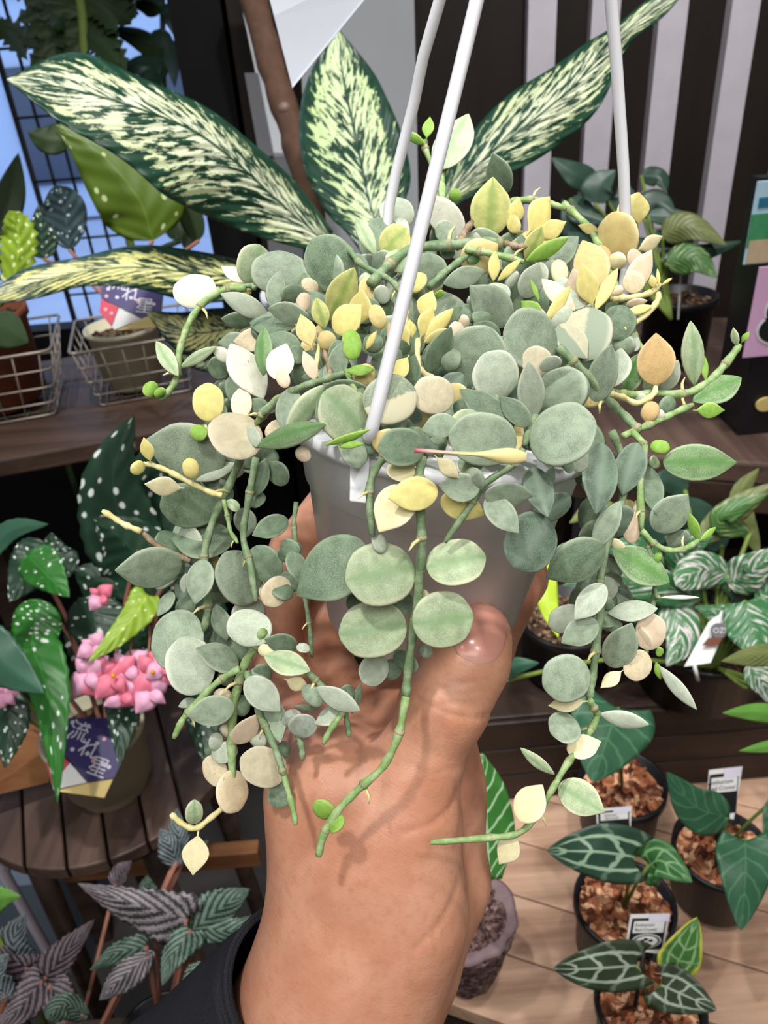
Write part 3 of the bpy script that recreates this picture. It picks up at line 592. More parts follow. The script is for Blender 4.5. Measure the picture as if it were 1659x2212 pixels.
BL = [('bgA', [(330, 1330, 86), (250, 1270, 84), (160, 1230, 83)], 100, 'ovate'), ('bgA', [(420, 1380, 88), (380, 1300, 87), (300, 1250, 86)], 110, 'ovate'), ('bgA', [(250, 1420, 84), (200, 1350, 83), (170, 1290, 82)], 80, 'ovate'), ('bgA', [(360, 1130, 86), (330, 1040, 85), (340, 950, 84)], 80, 'ovate'),
      ('bgA', [(320, 1260, 84), (265, 1140, 82), (245, 1020, 80), (290, 895, 79)], 92, 'ovate'), ('bgA', [(380, 1230, 86), (350, 1100, 85), (350, 960, 84)], 84, 'ovate'), ('bgA', [(330, 1290, 84), (280, 1180, 82), (200, 1120, 80)], 90, 'ovate'),
      ('bgA', [(100, 1180, 80), (60, 1230, 79), (20, 1300, 78)], 60, 'ovate'), ('bgB', [(60, 1200, 77), (100, 1240, 76), (150, 1290, 75)], 52, 'ovate'),
      ('bgB', [(85, 1300, 75), (75, 1350, 74.5), (65, 1420, 74)], 58, 'round'), ('bgB', [(70, 1400, 74), (100, 1480, 72), (115, 1580, 70), (125, 1735, 69)], 64, 'wing'),
      ('bgA', [(15, 1490, 77), (20, 1560, 76), (10, 1660, 75)], 46, 'lance'), ('bgA', [(200, 1290, 82), (205, 1340, 81), (215, 1400, 80)], 70, 'round'), ('bgC', [(318, 1285, 76), (290, 1330, 74.5), (240, 1385, 73), (190, 1430, 72)], 42, 'wing'),
      ('bgA', [(265, 1490, 79), (262, 1560, 76), (258, 1655, 74)], 52, 'wing'), ('bgA', [(415, 1480, 84), (435, 1560, 82), (448, 1655, 80)], 42, 'lance'), ('bgA', [(400, 1200, 86), (380, 1080, 85), (350, 980, 84)], 70, 'ovate'),
      ('tealg', [(-60, 1240, 68), (20, 1150, 67), (105, 1132, 66)], 26, 'lance'), ('tealg', [(-80, 1340, 68), (0, 1430, 67), (95, 1498, 66)], 60, 'lance'), ('bgA', [(320, 1470, 82), (300, 1400, 81), (330, 1330, 80)], 60, 'ovate'), ('bgA', [(150, 1240, 84), (120, 1200, 84), (110, 1150, 84)], 50, 'ovate')]
for i, (mt, mid, w, pr) in enumerate(BL): leaf(t2, mt, mid, w, w*.85, pr, .28, .05, .08, .03, 0, 24, 6, i)
for a in ((300, 1190), (330, 1290), (85, 1300), (200, 1290), (318, 1285), (265, 1490), (415, 1480), (400, 1200), (15, 1490), (60, 1200)):
    stalk(t2, [(a[0], a[1], 82), ((a[0]+230)/2, (a[1]+1600)/2-60, 84), (235, 1620, 82)], 5, 'redstem')
stalk(t2, [(-60, 1240, 68), (-20, 1400, 76), (100, 1560, 82), (235, 1620, 82)], 4, 'gstem'); stalk(t2, [(-80, 1340, 68), (0, 1480, 76), (100, 1580, 82), (235, 1620, 82)], 4, 'gstem')
def petal(c, ang, L, W, mat, par, d):
    leaf(par, mat, [(c[0], c[1], d), (c[0]+L*.5*math.cos(ang), c[1]+L*.5*math.sin(ang), d-.6), (c[0]+L*math.cos(ang), c[1]+L*math.sin(ang), d)], W, W, 'ovate', .5, nv=9, nu=3, name='petal', solid=.0006)
def flower(c, s, mat, d, seed, stam=True):
    s *= 1.3; rg = random.Random(seed); fl = thing_part('flower', c, d, t2)
    for k in range(4): petal(c, .8+k*1.57+rg.uniform(-.3, .3), s*(1.1 if k % 2 else .8), s*(.52 if k % 2 else .3), mat if rg.random() > .3 else 'pinkpale', fl, d+rg.uniform(-.5, .5)+k*.25)
    if stam:
        v, f = lathe(P(c[0], c[1], (d-.9)/100), [(.0012, -.002), (.0026, 0), (.0016, .0022)], 8); obj('stamen', v, f, 'stamen', fl)
def thing_part(name, c, d, par):
    o = bpy.data.objects.new(name, None); COL.objects.link(o); o.location = P(c[0], c[1], d/100); o.parent = par; o.matrix_parent_inverse = Matrix.Translation(-ORI[par.name]); o.empty_display_size = .01; ORI[o.name] = Vector(o.location); return o
for i, (c, s, m_, stm) in enumerate([((245, 1460), 44, 'pink', 1), ((330, 1452), 46, 'pink', 1), ((190, 1455), 41, 'pinkpale', 0), ((290, 1485), 44, 'pink', 0), ((325, 1495), 39, 'pinkpale', 0), ((220, 1470), 39, 'pink', 0), ((275, 1440), 39, 'pinkpale', 0), ((300, 1460), 39, 'pink', 0),
        ((350, 1440), 31, 'pink', 0), ((265, 1500), 33, 'pink', 0), ((65, 1432), 33, 'pink', 0), ((10, 1500), 31, 'pinkpale', 0), ((215, 1288), 26, 'pink', 0), ((200, 1398), 28, 'pinkpale', 0)]): flower(c, s, m_, 73.5+.3*(i % 4), i, stm)
for a in ((250, 1440), (280, 1430), (318, 1420), (330, 1430)): stalk(t2, [(a[0], a[1]+10, 74), (a[0]+6, a[1]-50, 76), (318, 1300, 79)], 3, 'redstem', 'flower_stalk', 8, 5)
stalk(t2, [(318, 1300, 79), (345, 1310, 82), (300, 1450, 84), (235, 1620, 82)], 4, 'redstem')
# ------------------------------------------------------------------ rex begonias at the lower left, on a low dark bench
ZB = .56
bench = thing('low_bench', (-.4, .37, 0), 'dark wooden bench under the silver-leaved begonias', 'bench')
for k in range(2): box('plank', (-.41, .31+k*.1, ZB-.012), (.58, .096, .024), 'wood_dark', bench)
for x in (-.66, -.15):
    for y in (.29, .43): box('leg', (x, y, (ZB-.024)/2), (.04, .04, ZB-.024), 'wood_dark', bench)
box('stretcher', (sc_.x+.03, sc_.y-.02, .6), (.26, .02, .03), 'wood_orange', st)
def rex(label, c, leaves):
    c = Vector((c.x, min(c.y, .4), ZB)); t = thing('rex_begonia', c, label, 'potted plant', 'rex begonias on the low bench')
    pot('pot', c, .045, .034, .07, 'black', t); chips('soil', c+Vector((0, 0, .06)), .04, 30, 'soil', t, .005)
    for i, (mt, mid, w, pr) in enumerate(leaves):
        leaf(t, mt, mid, w, w*.8, pr, .3, .12, .12, .07, 0, 26, 6, i+3); q = mid[0]; e = c+Vector((0, 0, .066)); s = P(q[0], q[1], q[2]/100)
        tube('petiole', [s, (s+e)/2+Vector((0, 0, -.005)), e], .0022, 'redstem', t, 6)
rex('silver-leaved rex begonia in front of the dark sleeve', PZ(420, 2050, ZB), [('rex1', [(402, 1985, 72), (330, 1965, 71), (250, 1940, 71), (168, 1908, 71)], 72, 'wing'), ('rex2', [(415, 2010, 73), (480, 1960, 72), (540, 1920, 72)], 50, 'ovate'),
    ('rex2', [(410, 2010, 72), (370, 2070, 71), (350, 2130, 70)], 42, 'wing'), ('rex2', [(430, 2000, 73), (500, 2010, 72), (575, 1975, 72)], 46, 'wing'), ('rex1', [(320, 2065, 71), (260, 2115, 70), (215, 2160, 70)], 34, 'lance'), ('rex2', [(315, 2045, 72), (250, 2060, 71), (195, 2095, 71)], 40, 'wing'),
    ('rex2', [(330, 1950, 74), (320, 1915, 74), (318, 1890, 74)], 24, 'ovate'), ('rex2', [(440, 2090, 70), (420, 2130, 69), (400, 2170, 69)], 40, 'ovate')])
rex('purple-leaved rex begonia at the bottom left corner', PZ(80, 2130, ZB), [('rex3', [(100, 2110, 74), (150, 2050, 73), (205, 1985, 72)], 46, 'wing'), ('rex3', [(90, 2120, 73), (40, 2180, 72), (-20, 2230, 71)], 52, 'wing'), ('rex4', [(40, 2080, 74), (30, 2030, 73), (55, 1975, 73)], 46, 'ovate'),
    ('rex3', [(110, 2130, 73), (140, 2190, 72), (120, 2240, 71)], 44, 'wing'), ('rex2', [(180, 2190, 70), (140, 2170, 69), (100, 2200, 69)], 34, 'round'), ('rex3', [(60, 2090, 74), (0, 2060, 73), (-50, 2010, 73)], 50, 'wing'), ('rex4', [(10, 2150, 73), (-10, 2100, 72), (20, 2060, 72)], 40, 'ovate')])
rex('small upright silver rex begonia below the trailing yellow leaf', Vector((-.37, .33, ZB)), [('rex4', [(382, 1862, 76), (365, 1820, 75), (345, 1790, 75)], 32, 'ovate'), ('rex4', [(392, 1830, 77), (385, 1790, 77), (382, 1745, 77)], 26, 'ovate'), ('rex3', [(250, 1910, 78), (265, 1880, 78), (285, 1860, 78)], 22, 'ovate'), ('rex2', [(395, 1862, 77), (425, 1840, 77), (450, 1815, 77)], 20, 'ovate')])
gl = thing('green_begonia', PZ(-20, 1990, ZB), 'bright green jagged leaf poking in at the left edge', 'plant'); leaf(gl, 'midg', [(-40, 1960, 70), (0, 1940, 69), (45, 1935, 69)], 42, 40, 'wing', .3, .1, .1, .15); 
e0 = P(-40, 1960, .7); tube('stem', [e0, (e0.x-.01, e0.y, ZB)], .0025, 'gstem', gl, 6)
mo = thing('steel_bracket', PZ(10, 1900, .4), 'small bright metal bracket at the left edge below the stool', 'bracket')
polyplate('plate', [(-30, 1825), (10, 1832), (20, 1885), (6, 1870), (-30, 1862)], 86, .004, 'metal', mo); e0 = P(0, 1870, .862); tube('post', [e0, (e0.x, e0.y, 0.0)], .006, 'metal', mo, 8)
slb = PZ(40, 1815, .3); s_ = box('floor_slab', (slb.x-.1, slb.y+.06, .15), (.34, .3, .3), 'slate'); tag(s_, 'blue-grey slab under the stool at the left', 'slab')
# ------------------------------------------------------------------ right shelf by the striped wall
ZR = 1.035
rsf = thing('timber_shelf', (.55, 1.05, ZR), 'weathered grey wooden shelf along the striped wall', 'shelf')
e1, e2 = PZ(1400, 985, ZR), PZ(1659, 1003, ZR); yf = (e1.y+e2.y)/2
rd = (e2-e1).normalized(); rn = Vector((-rd.y, rd.x, 0)); rax = (rd, rn, Vector((0, 0, 1))); rc = e1+rd*.22
for k in range(4): box('plank', rc+rn*(.066+k*.135)-Vector((0, 0, .015)), (.84, .131, .03), 'wood_stool', rsf, rax, .004)
box('front_rail', rc+rn*.012-Vector((0, 0, .05)), (.84, .022, .04), 'wood_dark', rsf, rax)
for x in (-.35, .35):
    for y in (.2, .5): c = rc+rd*x+rn*y; box('leg', (c.x, c.y, (ZR-.03)/2), (.045, .045, ZR-.03), 'wood_dark', rsf, rax)
hp = PZ(1462, 775, ZR)+Vector((0, .02, 0))
hy = thing('potted_peperomia', hp, 'black pot of dark grey-green leaves on the wall shelf', 'potted plant')
pot('pot', hp, .054, .042, .095, 'black', hy); chips('soil', hp+Vector((0, 0, .085)), .048, 60, 'soil', hy, .006)
for i, (mt, mid, w) in enumerate([('dkleaf', [(1290, 400, 104), (1240, 375, 103), (1190, 340, 103)], 30), ('dkleaf2', [(1285, 440, 102), (1295, 400, 101), (1330, 368, 101)], 36), ('dkleaf', [(1385, 380, 106), (1425, 385, 105), (1440, 415, 105)], 22), ('dkleaf', [(1390, 470, 104), (1420, 440, 103), (1460, 460, 102)], 36),
        ('dkleaf2', [(1400, 465, 103), (1460, 470, 102), (1530, 480, 101)], 20), ('ol', [(1430, 510, 102), (1490, 490, 100), (1570, 530, 99)], 34), ('vc', [(1440, 570, 101), (1500, 560, 99), (1550, 600, 98)], 34), ('dkleaf', [(1230, 430, 104), (1260, 460, 103), (1310, 480, 102)], 32), ('dkleaf', [(1260, 520, 105), (1240, 480, 104), (1215, 430, 104)], 34),
        ('dkleaf', [(1300, 540, 105), (1260, 530, 104), (1225, 500, 104)], 36), ('dkleaf2', [(1330, 470, 104), (1350, 430, 103), (1340, 390, 103)], 30), ('dkleaf', [(1430, 560, 102), (1520, 545, 101), (1610, 520, 101)], 20), ('dkleaf', [(1360, 520, 105), (1390, 560, 104), (1420, 610, 103)], 34)]):
    leaf(hy, mt, mid, w, w, 'ovate', .28, seed=i); q = mid[0]; stalk(hy, [q, ((q[0]+1440)/2, (q[1]+640)/2, 104), (1450, 690, 104)], 4, 'gstem')
card = thing('plant_label', P(1480, 560, 1.02), 'small framed label stuck in the black shelf pot', 'label')
polyplate('card', [(1412, 492), (1478, 494), (1474, 540), (1408, 538)], 104, .001, 'whitecard', card); polyplate('card_face', [(1417, 497), (1473, 499), (1469, 536), (1413, 533)], 103.8, .0005, 'tealg', card); e0 = P(1474, 540, 1.04); tube('stake', [e0, P(1465, 690, 1.045)], .0016, 'whitecard', card, 6)
# right edge: black display box with two printed cards
bx = PZ(1640, 960, ZR); db = thing('black_display_box', (bx.x+.06, bx.y+.05, ZR), 'tall black display stand at the right edge of the wall shelf', 'display stand')
c0, c1, c2, c3 = P(1604, 795, .86), P(1720, 815, .86), P(1720, 985, .86), P(1592, 935, .86)
fx = P(1602, 700, .9); bxx = PZ(1596, 945, ZR)
box('stand_body', (bxx.x+.075, bxx.y+.045, ZR+.13), (.15, .08, .26), 'black', db)
Xc = Vector((1, 0, 0)); Yc = Vector((0, 0, 1)); yfz = bxx.y+.005-.0015
hd = PY(1655, 880, yfz); disc('hook', PY(1652, 872, yfz), Xc, Yc, .012, .009, 'creamlabel', db, .003)
def cardat(name, label, px0, px1, mat, yoff):
    a = PY(px0[0], px0[1], yfz+yoff); b = PY(px1[0], px1[1], yfz+yoff); z0, z1 = b.z, a.z; x0 = (a.x+b.x)/2; t = thing(name, (x0+.05, yfz, z0), label, 'card')
    box('card', (x0+.05, yfz+yoff, (z0+z1)/2), (.1, .002, z1-z0), mat, t, bevel=.0008); return t, x0, z0, z1
k1, x0, z0, z1 = cardat('printed_card', 'lilac and yellow printed card with round badges on the black stand', (1625, 578), (1617, 772), 'pinkcard', -.004); h = z1-z0; y_ = yfz-.0052
box('print_stripe', (x0+.06, y_, z0+h*.5), (.05, .0006, h*.99), 'yelcard', k1, bevel=0)
lettering('An', h*.13, Vector((x0+.024, y_-.0004, z1-h*.12)), Xc, Yc, 'pinkcard', k1); lettering('Am', h*.1, Vector((x0+.026, y_-.0004, z1-h*.22)), Xc, Yc, 'greyprint', k1)
disc('badge', Vector((x0+.035, y_, z0+h*.52)), Xc, Yc, .02, .02, 'whitecard', k1, .0006); disc('badge', Vector((x0+.035, y_, z0+h*.52)), Xc, Yc, .0175, .0175, 'ink', k1, .0009); disc('badge', Vector((x0+.035, y_, z0+h*.52)), Xc, Yc, .0145, .0145, 'bluecard', k1, .0012)
lettering('M', .02, Vector((x0+.033, y_-.0014, z0+h*.52)), Xc, Yc, 'ink', k1)
disc('badge', Vector((x0+.034, y_, z0+h*.31)), Xc, Yc, .024, .019, 'whitecard', k1, .0006); disc('badge', Vector((x0+.034, y_, z0+h*.31)), Xc, Yc, .0215, .0165, 'ink', k1, .0009); disc('badge', Vector((x0+.036, y_, z0+h*.31)), Xc, Yc, .009, .009, 'brownprint', k1, .0012)
k2, x0, z0, z1 = cardat('picture_card', 'blue and green picture card at the right edge above the lilac card', (1627, 392), (1612, 572), 'bluecard', .006); h = z1-z0; y_ = yfz+.0048
box('print_green', (x0+.025, y_, z0+h*.42), (.05, .0006, h*.4), 'greencard', k2, bevel=0); box('print_teal', (x0+.03, y_-.0003, z0+h*.75), (.05, .0006, h*.12), 'tealcard', k2, bevel=0)
box('print_tan', (x0+.03, y_-.0006, z0+h*.16), (.055, .0006, h*.28), 'tancard', k2, bevel=0); disc('print_figure', Vector((x0+.038, y_-.0008, z0+h*.4)), Xc, Yc, .012, h*.2, 'tancard', k2, .0006)
lettering('BST', h*.08, Vector((x0+.024, y_-.0006, z1-h*.07)), Xc, Yc, 'greyprint', k2)
box('backing', (x0+.06, yfz+.03, (ZR+.262+z1)/2), (.1, .02, z1-ZR-.262), 'black', k2, bevel=0)
# ------------------------------------------------------------------ lower right: crate with the variegated plant
ZC = .80
cr0, cr1 = PZ(1380, 1560, ZC-.0), PZ(1659, 1590, ZC)
crate = thing('dark_crate', (cr0.x+.2, cr0.y+.15, .655), 'dark wooden crate behind the small anthurium pots', 'crate')
yc = (cr0.y+cr1.y)/2+.03
for k in range(3): box('board', (cr0.x+.08, yc+.06+k*.1, ZC-.01), (.75, .097, .02), 'wood_crate', crate)
for k in range(3): box('board', (cr0.x+.08, yc+.015, .679+k*.047), (.75, .018, .045), 'wood_crate', crate)
for x in (-.26, .42): box('side_board', (cr0.x+x, yc+.16, .718), (.018, .26, .124), 'wood_crate', crate)
vp = PZ(1540, 1545, ZC); vp.y += .055
va = thing('variegated_philodendron', vp, 'black pot of white-splashed green leaves on the dark crate', 'potted plant')
pot('pot', vp, .075, .058, .085, 'black', va); chips('soil', vp+Vector((0, 0, .078)), .066, 50, 'soil', va, .007)
for i, (mt, mid, w, pr) in enumerate([('va', [(1500, 1290, 82), (1400, 1260, 80), (1290, 1250, 79), (1215, 1265, 79)], 42, 'ovate'), ('vb', [(1570, 1240, 82), (1510, 1230, 80), (1460, 1265, 79)], 44, 'round'), ('vb', [(1450, 1300, 82), (1470, 1380, 80), (1440, 1440, 79)], 46, 'ovate'),
        ('va', [(1610, 1300, 80), (1630, 1370, 78), (1640, 1420, 77)], 66, 'heart'), ('vb', [(1580, 1260, 82), (1630, 1230, 80), (1690, 1180, 79)], 46, 'ovate'), ('vc', [(1620, 1150, 84), (1560, 1120, 82), (1660, 1065, 81)], 30, 'lance'), ('ol', [(1500, 1180, 84), (1580, 1110, 83), (1680, 1040, 82)], 34, 'lance'),
        ('va', [(1470, 1240, 84), (1490, 1180, 82), (1540, 1160, 81)], 44, 'ovate'), ('ol', [(1720, 1410, 72), (1640, 1415, 71), (1558, 1428, 70)], 26, 'lance'), ('midg', [(1720, 1550, 70), (1640, 1538, 69), (1560, 1540, 68)], 22, 'lance'), ('midg', [(1720, 1605, 70), (1660, 1612, 69), (1596, 1622, 68)], 14, 'lance'),
        ('va', [(1700, 1260, 82), (1650, 1240, 81), (1600, 1220, 80)], 40, 'ovate'), ('vb', [(1620, 1440, 77), (1650, 1480, 75), (1690, 1540, 73)], 30, 'ovate'), ('lime', [(1178, 1190, 84), (1180, 1290, 82), (1206, 1378, 81)], 26, 'lance'), ('ol', [(1330, 1110, 88), (1280, 1100, 87), (1230, 1130, 86)], 26, 'ovate'), ('dkleaf', [(1480, 1060, 88), (1440, 1040, 87), (1400, 1060, 86)], 34, 'ovate'), ('tealg', [(1090, 1470, 80), (1110, 1442, 79), (1165, 1432, 78)], 22, 'lance'), ('va', [(1330, 1300, 83), (1300, 1330, 82), (1270, 1340, 81)], 36, 'ovate'), ('va', [(1600, 1340, 82), (1560, 1330, 81), (1500, 1310, 81)], 30, 'ovate'),
        ('tealg', [(1420, 1330, 86), (1340, 1290, 85), (1250, 1290, 84)], 46, 'ovate'), ('dkleaf', [(1440, 1160, 88), (1380, 1120, 87), (1320, 1130, 86)], 48, 'ovate'), ('dkleaf', [(1560, 1180, 88), (1500, 1110, 87), (1450, 1080, 86)], 44, 'ovate'), ('va', [(1420, 1250, 85), (1370, 1190, 84), (1310, 1190, 83)], 44, 'ovate'), ('tealg', [(1480, 1380, 84), (1440, 1330, 83), (1400, 1320, 82)], 40, 'ovate'), ('ol', [(1640, 1200, 87), (1600, 1080, 86), (1640, 1010, 85)], 26, 'lance'), ('dkleaf', [(1640, 1340, 84), (1600, 1280, 83), (1560, 1270, 82)], 40, 'ovate'), ('va', [(1690, 1330, 82), (1660, 1290, 81), (1640, 1230, 81)], 36, 'ovate')]):
    leaf(va, mt, mid, w, w*.9, pr, .28, .06 if pr != 'lance' else 0, .1, 0, 0, 22, 5, i)
    if mid[0][0] < 1700: q = mid[0]; stalk(va, [q, ((q[0]+1540)/2, (q[1]+1380)/2, 84), (1545, 1440, 84)], 5, 'gstem')
for q in ((1720, 1410, 72), (1720, 1550, 70), (1720, 1605, 70), (1700, 1260, 82)): stalk(va, [q, (1640, 1480, 78), (1545, 1440, 84)], 4, 'gstem')
kp = PZ(1270, 1540, ZC)+Vector((-.01, .075, 0)); kt = thing('empty_black_pot', kp, 'shadowed black pot between the hanging vine and the crate edge', 'pot'); pot('pot_body', kp, .058, .046, .09, 'black', kt); chips('soil', kp+Vector((0, 0, .08)), .05, 40, 'soil', kt, .006)
lc = thing('white_plant_tag', P(1520, 1420, .79), 'long white tag with brown logo leaning in the black pot', 'label')
polyplate('card', [(1478, 1440), (1535, 1432), (1580, 1330), (1560, 1318), (1530, 1345)], [79, 79, 81, 81, 81], .001, 'whitecard', lc)
polyplate('logo_bar', [(1517, 1394), (1552, 1393), (1562, 1377), (1530, 1378)], [79.1, 79.1, 79.4, 79.4], .0004, 'brownprint', lc); lc0 = P(1553, 1362, .795); disc('logo_round', lc0, RT, UP, .009, .008, 'greyprint', lc, .0006)
lettering('OZI', .008, lc0-FW*.001, RT, UP, 'whitecard', lc)
e0 = P(1500, 1438, .79); tube('stake', [e0, P(1508, 1470, .80)], .002, 'whitecard', lc, 6)
gp = PZ(1110, 1640, .655); gpt = thing('grey_metal_pot', gp, 'blurred grey metal pot behind the thumb on the table', 'pot')
v, f = lathe(gp+Vector((0, .03, 0)), potprof(.05, .043, .1), 36); obj('pot_body', v, f, 'metal', gpt); chips('soil', gp+Vector((0, .03, .085)), .044, 30, 'soil', gpt, .006)
# ------------------------------------------------------------------ display table and anthuriums
ZTB = .655
ta, tb = PZ(945, 2160, ZTB), PZ(1130, 2228, ZTB); td = (tb-ta).normalized(); tn = Vector((-td.y, td.x, 0))
tbl = thing('display_table', (ta.x+.25, ta.y+.1, 0), 'light oak display table under the anthurium pots', 'table')
for k in range(8):
    c = ta+td*.36+tn*(.034+.068*k)-Vector((0, 0, .012)); box('plank', c, (.9, .0665, .024), 'wood_light', tbl, (td, tn, Vector((0, 0, 1))), .0015)
c = ta+td*.36+tn*.02-Vector((0, 0, .05)); box('apron', c, (.88, .02, .05), 'wood_dark', tbl, (td, tn, Vector((0, 0, 1))))
for a in (-.03, .75):
    for b in (.05, .5): c = ta+td*a+tn*b; box('leg', (c.x, c.y, (ZTB-.024)/2), (.05, .05, ZTB-.024), 'wood_dark', tbl, (td, tn, Vector((0, 0, 1))))
def anth(label, px, rt, h, leaves, seed, tagspec=None):
    top = PZ(px[0], px[1], ZTB+h); c = Vector((top.x, top.y, ZTB)); t = thing('potted_anthurium', c, label, 'potted plant', 'anthuriums on the display table')
    pot('pot', c, rt, rt*.76, h, 'black', t, .003); chips('bark_mix', c+Vector((0, 0, h-.012)), rt*.92, 150, 'bark', t, .0075, seed=seed)
    for i, (mt, mid, w, wr, pr, sw) in enumerate(leaves):
        leaf(t, mt, mid, w, wr, pr, .12, sw, .05, 0, 0, 26, 6, i+seed); q = mid[0]; e = c+Vector((0, 0, h-.008)); s = P(q[0], q[1], q[2]/100); tube('petiole', [s, s*.5+e*.5+Vector((0, 0, .006)), e], .0018, 'gstem', t, 6)
    return t, c
dtop = 78
a1, c1_ = anth('anthurium with one large plain dark leaf, beside the crate', (1345, 1690), .049, .085, [('an5', [(1335, 1530, 79), (1310, 1600, 77), (1280, 1690, 76)], 92, 92, 'heart', .12)], 1)
a2, c2_ = anth('anthurium with a silver-veined leaf and a small green one', (1350, 1950), .049, .085, [('an1', [(1368, 1850, 71), (1300, 1840, 70), (1240, 1838, 70), (1182, 1838, 69)], 66, 64, 'heart', .2), ('an4', [(1402, 1868, 72), (1430, 1860, 71), (1495, 1905, 70)], 48, 50, 'heart', .22)], 2)
a3, c3_ = anth('anthurium with bronze silver-veined leaves nearest the viewer', (1405, 2165), .048, .08, [('an2', [(1375, 2085, 67), (1310, 2090, 66), (1250, 2093, 66), (1195, 2092, 65)], 56, 58, 'heart', .2), ('an2', [(1430, 2128, 67), (1480, 2150, 66), (1548, 2182, 65)], 52, 54, 'heart', .22), ('an3', [(1462, 2082, 67), (1480, 2045, 66), (1506, 1982, 65)], 46, 48, 'heart', .22)], 3)
a4, c4_ = anth('anthurium with plain drooping leaves at the right edge of the table', (1560, 1830), .049, .085, [('an5', [(1568, 1765, 76), (1500, 1740, 75), (1440, 1668, 74)], 52, 48, 'ovate', .05), ('an5', [(1610, 1815, 72), (1610, 1890, 70), (1600, 2010, 69)], 66, 64, 'heart', .12), ('an5', [(1680, 1720, 76), (1670, 1770, 75), (1650, 1815, 74)], 26, 26, 'ovate', 0)], 4)
def labelcard(label, pts, d, par=None, logo=True):
    t = thing('name_label', P(pts[0][0], pts[0][1]+40, d/100), label, 'label'); p = [P(x, y, d/100) for x, y in pts]
    quadbox('card', p, .001, 'whitecard', t); X = (p[1]-p[0]); Y = (p[0]-p[3]); W = X.length; H = Y.length; X.normalize(); Y.normalize(); n = X.cross(Y).normalized(); o_ = (p[0]+p[1]+p[2]+p[3])/4+n*.0003
    def q(a, b, l=0): return o_+X*W*a+Y*H*b+n*l
    quadbox('black_face', [q(-.44, -.48), q(.44, -.48), q(.44, .44), q(-.44, .44)], .0004, 'ink', t)
    quadbox('white_panel', [q(-.38, .02, .0004), q(.4, .02, .0004), q(.4, .36, .0004), q(-.38, .36, .0004)], .0003, 'whitecard', t)
    quadbox('sticker', [q(-.02, .34, .0008), q(.5, .34, .0008), q(.5, .56, .0008), q(-.02, .56, .0008)], .0003, 'dotwhite', t)
    lettering('Anthurium', H*.13, q(-.1, .26, .0006), X, Y, 'ink', t); lettering('Red Crystal', H*.13, q(-.06, .12, .0006), X, Y, 'ink', t)
    if logo:
        disc('badge', q(0, -.22, .0004), X, Y, W*.38, H*.21, 'whitecard', t, .0003); disc('badge', q(0, -.22, .0005), X, Y, W*.34, H*.185, 'ink', t, .0005); disc('badge', q(0, -.22, .0006), X, Y, W*.29, H*.155, 'whitecard', t, .0007)
        for a, b in ((-.12, .02), (.1, .03), (0, -.05), (-.03, .07)): disc('badge_mark', q(a, -.22+b, .0014), X, Y, W*.06, H*.035, 'ink', t)
    e = (p[2]+p[3])/2; tube('stake', [e, e-Y*.05], .002, 'ink', t, 6); return t
labelcard('white and black name label in front of the bronze anthurium', [(1362, 1976), (1447, 1974), (1432, 2062), (1350, 2050)], 69)
labelcard('name label half hidden behind the silver-veined anthurium leaf', [(1288, 1748), (1364, 1742), (1362, 1800), (1290, 1795)], 77, logo=False)
labelcard('name label behind the drooping anthurium leaf at the right', [(1532, 1664), (1604, 1656), (1585, 1770), (1525, 1760)], 80, logo=False)
# tufa pot with alocasia
tp = PZ(1010, 2105, ZTB); tp = Vector((tp.x, tp.y+.0, ZTB)); al = thing('alocasia_in_tufa_pot', tp, 'rough brown tufa pot with one bold white-veined green leaf', 'potted plant')
jit = lambda a, h: 1+.09*mnoise.noise(Vector((math.cos(a)*2.5, math.sin(a)*2.5, h*45)))+.05*mnoise.noise(Vector((math.cos(a)*9, math.sin(a)*9, h*150)))
v, f = lathe(tp, [(.022, 0)]+[(.024+.024*(k/12)**.75, .009*k+.001) for k in range(13)], 56, jit=jit); obj('pot', v, f, 'rock', al)
v, f = lathe(tp+Vector((0, 0, .108)), [(.04, -.002), (.0475, 0), (.0485, .006), (.043, .009), (.034, .002)], 56, jit=jit); obj('rim', v, f, 'rockrim', al)
chips('soil', tp+Vector((0, 0, .112)), .038, 170, 'rock', al, .007)
leaf(al, 'alo', [(1058, 1900, 62), (1052, 1800, 62), (1046, 1700, 62), (1040, 1628, 62)], [26, 62, 60, 4], [26, 60, 44, 4], fold=.15, nv=30, nu=6)
e0 = P(1058, 1900, .62); tube('petiole', [e0, tp+Vector((0, 0, .112))], .0025, 'gstem', al, 6)
# ------------------------------------------------------------------ the hanging pot
TC, BC = P(958, 905, .28), P(905, 1330, .315)
hero = thing('hanging_dischidia', BC, 'white hanging pot overflowing with grey-green and yellow succulent vines, held in the hand', 'hanging plant')
AX = (TC-BC).normalized(); HX = AX.orthogonal().normalized(); HY = AX.cross(HX); HH = (TC-BC).length; RTOP = 310*.28/F; RBOT = .0375
hax = (HX, HY, AX)
rm = RBOT+(RTOP-RBOT)*.72
v, f = lathe(BC, [(RBOT*.93, 0), (RBOT, .0015), (rm, HH*.72), (rm+.0012, HH*.725), (RTOP+.001, HH*.985), (RTOP+.0016, HH), (RTOP-.0012, HH), (rm-.001, HH*.73), (RBOT-.001, .004), (RBOT*.5, .003)], 72, hax)
body = obj('pot', v, f, 'potw', hero)
v, f = lathe(BC, [(RTOP-.0008, HH-.0042), (RTOP+.0035, HH-.0042), (RTOP+.004, HH-.002), (RTOP+.0035, HH+.0006), (RTOP-.0008, HH+.0006)], 72, hax); obj('rim', v, f, 'potw', body)
v, f = lathe(BC, [(rm*.2, HH*.80), (rm*.98, HH*.79), (rm*.98, HH*.78), (rm*.2, HH*.78)], 40, hax); obj('soil', v, f, 'soil', body)
def rod(pts, r):
    K = cr([(a, b, c/100) for a, b, c in pts], 16); return tube('hanger_rod', [P(*k) for k in K], r, 'rod', hero, 12)
